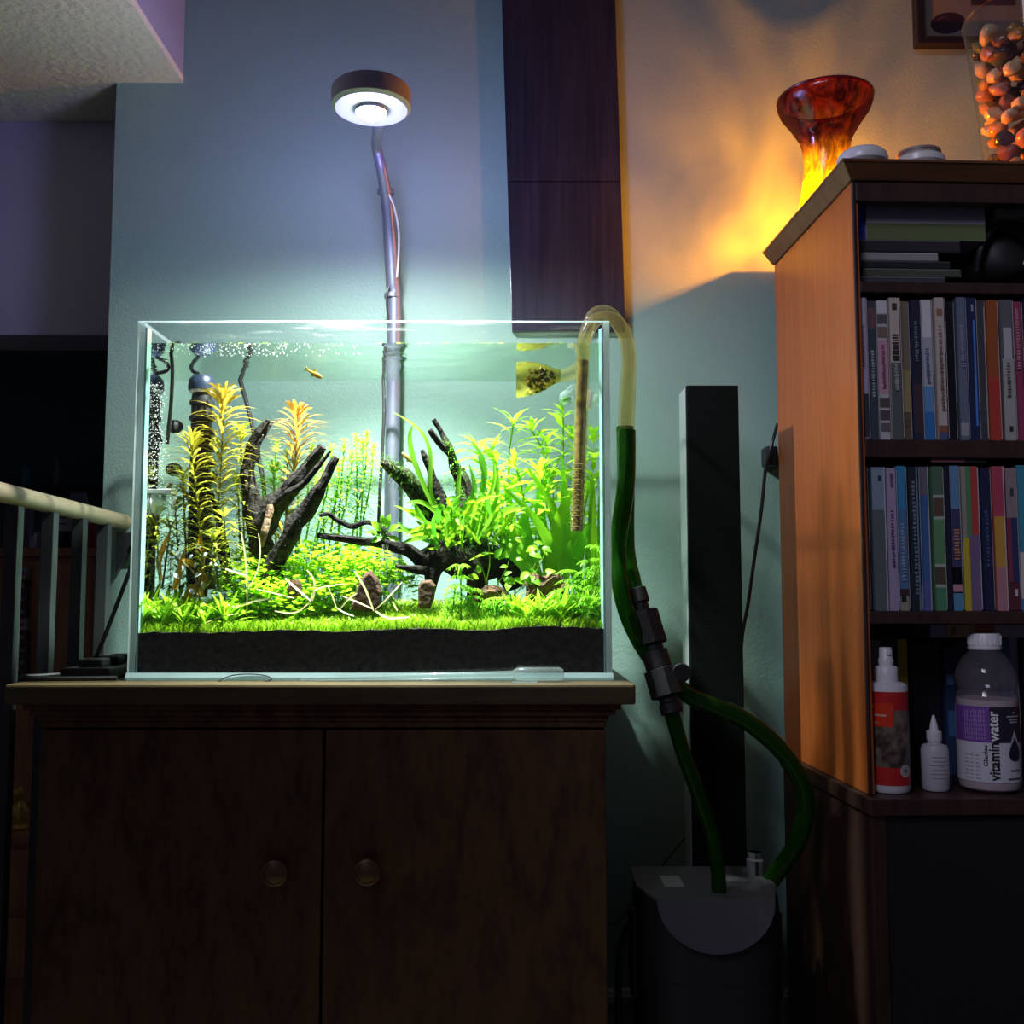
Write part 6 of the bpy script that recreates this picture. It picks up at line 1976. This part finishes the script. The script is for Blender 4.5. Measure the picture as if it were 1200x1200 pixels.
bottle_at(42, 624, 642, 15, YC + .05, pmat('steel_jar', (.3, .3, .3), .25, .8), 'small metal-lidded jar on the dim cabinet', 'jar', None, can, name='jar')
bottle_at(90, 576, 642, 26, YC + .25, pmat('grey_shade', (.30, .31, .33), .6), 'grey rounded lampshade on the dim cabinet', 'lampshade', None, [(.5, 0), (.5, .3), (1, .45), (.95, .75), (.7, .97), (.3, 1)], name='lampshade')
# tags hanging beside the cabinet: small labelled drawers
dr = root('label_strip', (W(25, 720, YC - .03).x, YC - .03, W(25, 790, YC - .03).z), 'narrow strip of small printed cards on the dim cabinet front', 'card strip')
for k in range(9):
    y0 = 665 + k * 15
    mb = MB(); mb.col = (.45, .43, .45) if k in (0, 4) else (.06, .055, .05)
    a_, b2 = W(20, y0 + 13, YC - .03), W(32, y0, YC - .03)
    mb.box((a_.x, YC - .032, a_.z), (b2.x, YC - .016, b2.z))
    o_ = mb.build('card', m_print, dr, smooth=False)
    mk_ = MB(); mk_.col = (.4, .08, .12) if k in (0, 4) else (.28, .25, .2)
    mk_.box((lerp(a_.x, b2.x, .25), YC - .0328, lerp(a_.z, b2.z, .3)), (lerp(a_.x, b2.x, .75), YC - .0322, lerp(a_.z, b2.z, .65)))
    mk_.build('print_mark', m_print, o_, smooth=False)
# far things against the dark wall
shf = MB().box((W(-60, 566, 3.2).x, 3.2, W(0, 575, 3.2).z), (W(110, 566, 3.2).x, 3.39, W(0, 569, 3.2).z)).build('wall_shelf', m_black, smooth=False, bevel=.002)
tag(shf, 'dark shelf on the far wall behind the railing', 'shelf')
zsh = W(0, 569, 3.2).z + .0005
bottle_at(31, 547, 569, 9, 3.27, pmat('teal_glass', (.05, .35, .38), .3), 'teal cup on the far dark shelf', 'cup', None, can, z0=zsh, name='cup')
bottle_at(66, 538, 569, 7, 3.27, pmat('beige_ceramic', (.34, .32, .28), .5), 'small beige vase on the far dark shelf', 'vase', None, [(.6, 0), (1, .3), (.9, .6), (.4, .8), (.5, 1)], z0=zsh, name='small_vase')
# lower chest with a gilt figure, seen below the stand's left overhang
YL = 1.9
lx0, lx1 = W(-40, 985, YL).x, W(46, 985, YL).x
lz = W(25, 978, YL).z
lc = root('low_chest', ((lx0 + lx1) / 2, YL + .1, 0), 'low reddish chest in the shadow behind the railing', 'chest')
MB().box((lx0, YL, 0), (lx1, YL + .25, lz - .015)).build('carcass', m_dimwood, lc, smooth=False, bevel=.003)
MB().box((lx0 - .008, YL - .01, lz - .0148), (lx1 + .006, YL + .255, lz)).build('chest_top', m_dimwood, lc, smooth=False, bevel=.002)
for k in range(2):
    MB().box((lx0 + .01, YL - .01, lz - .13 - k * .12), (lx1 - .01, YL - .0005, lz - .025 - k * .12)).build('drawer', m_dimwood, lc, smooth=False, bevel=.002)
m_gilt = pmat('gilt', (.6, .42, .08), .35, .6)
gf = root('figurine', (W(22, 975, YL + .04).x, YL + .04, lz + .0005), 'small gilt figurine on the low chest', 'figurine')
px_ = WLOC[gf.name]
MB().lathe([(.016, 0), (.018, .004), (.012, .010), (.014, .020), (.017, .032), (.012, .045), (.006, .052), (.0, .0535)], px_, 18).build('body', m_gilt, gf)
MB().blob(px_ + Vector((-.004, 0, .066)), .011, 2, .2, 30, (.9, .9, 1.2)).build('head', m_gilt, gf)
MB().tube(smooth_path([px_ + Vector((-.012, 0, .03)), px_ + Vector((-.022, 0, .06)), px_ + Vector((-.012, 0, .095))], 5), .003, 7).build('arm', m_gilt, gf)
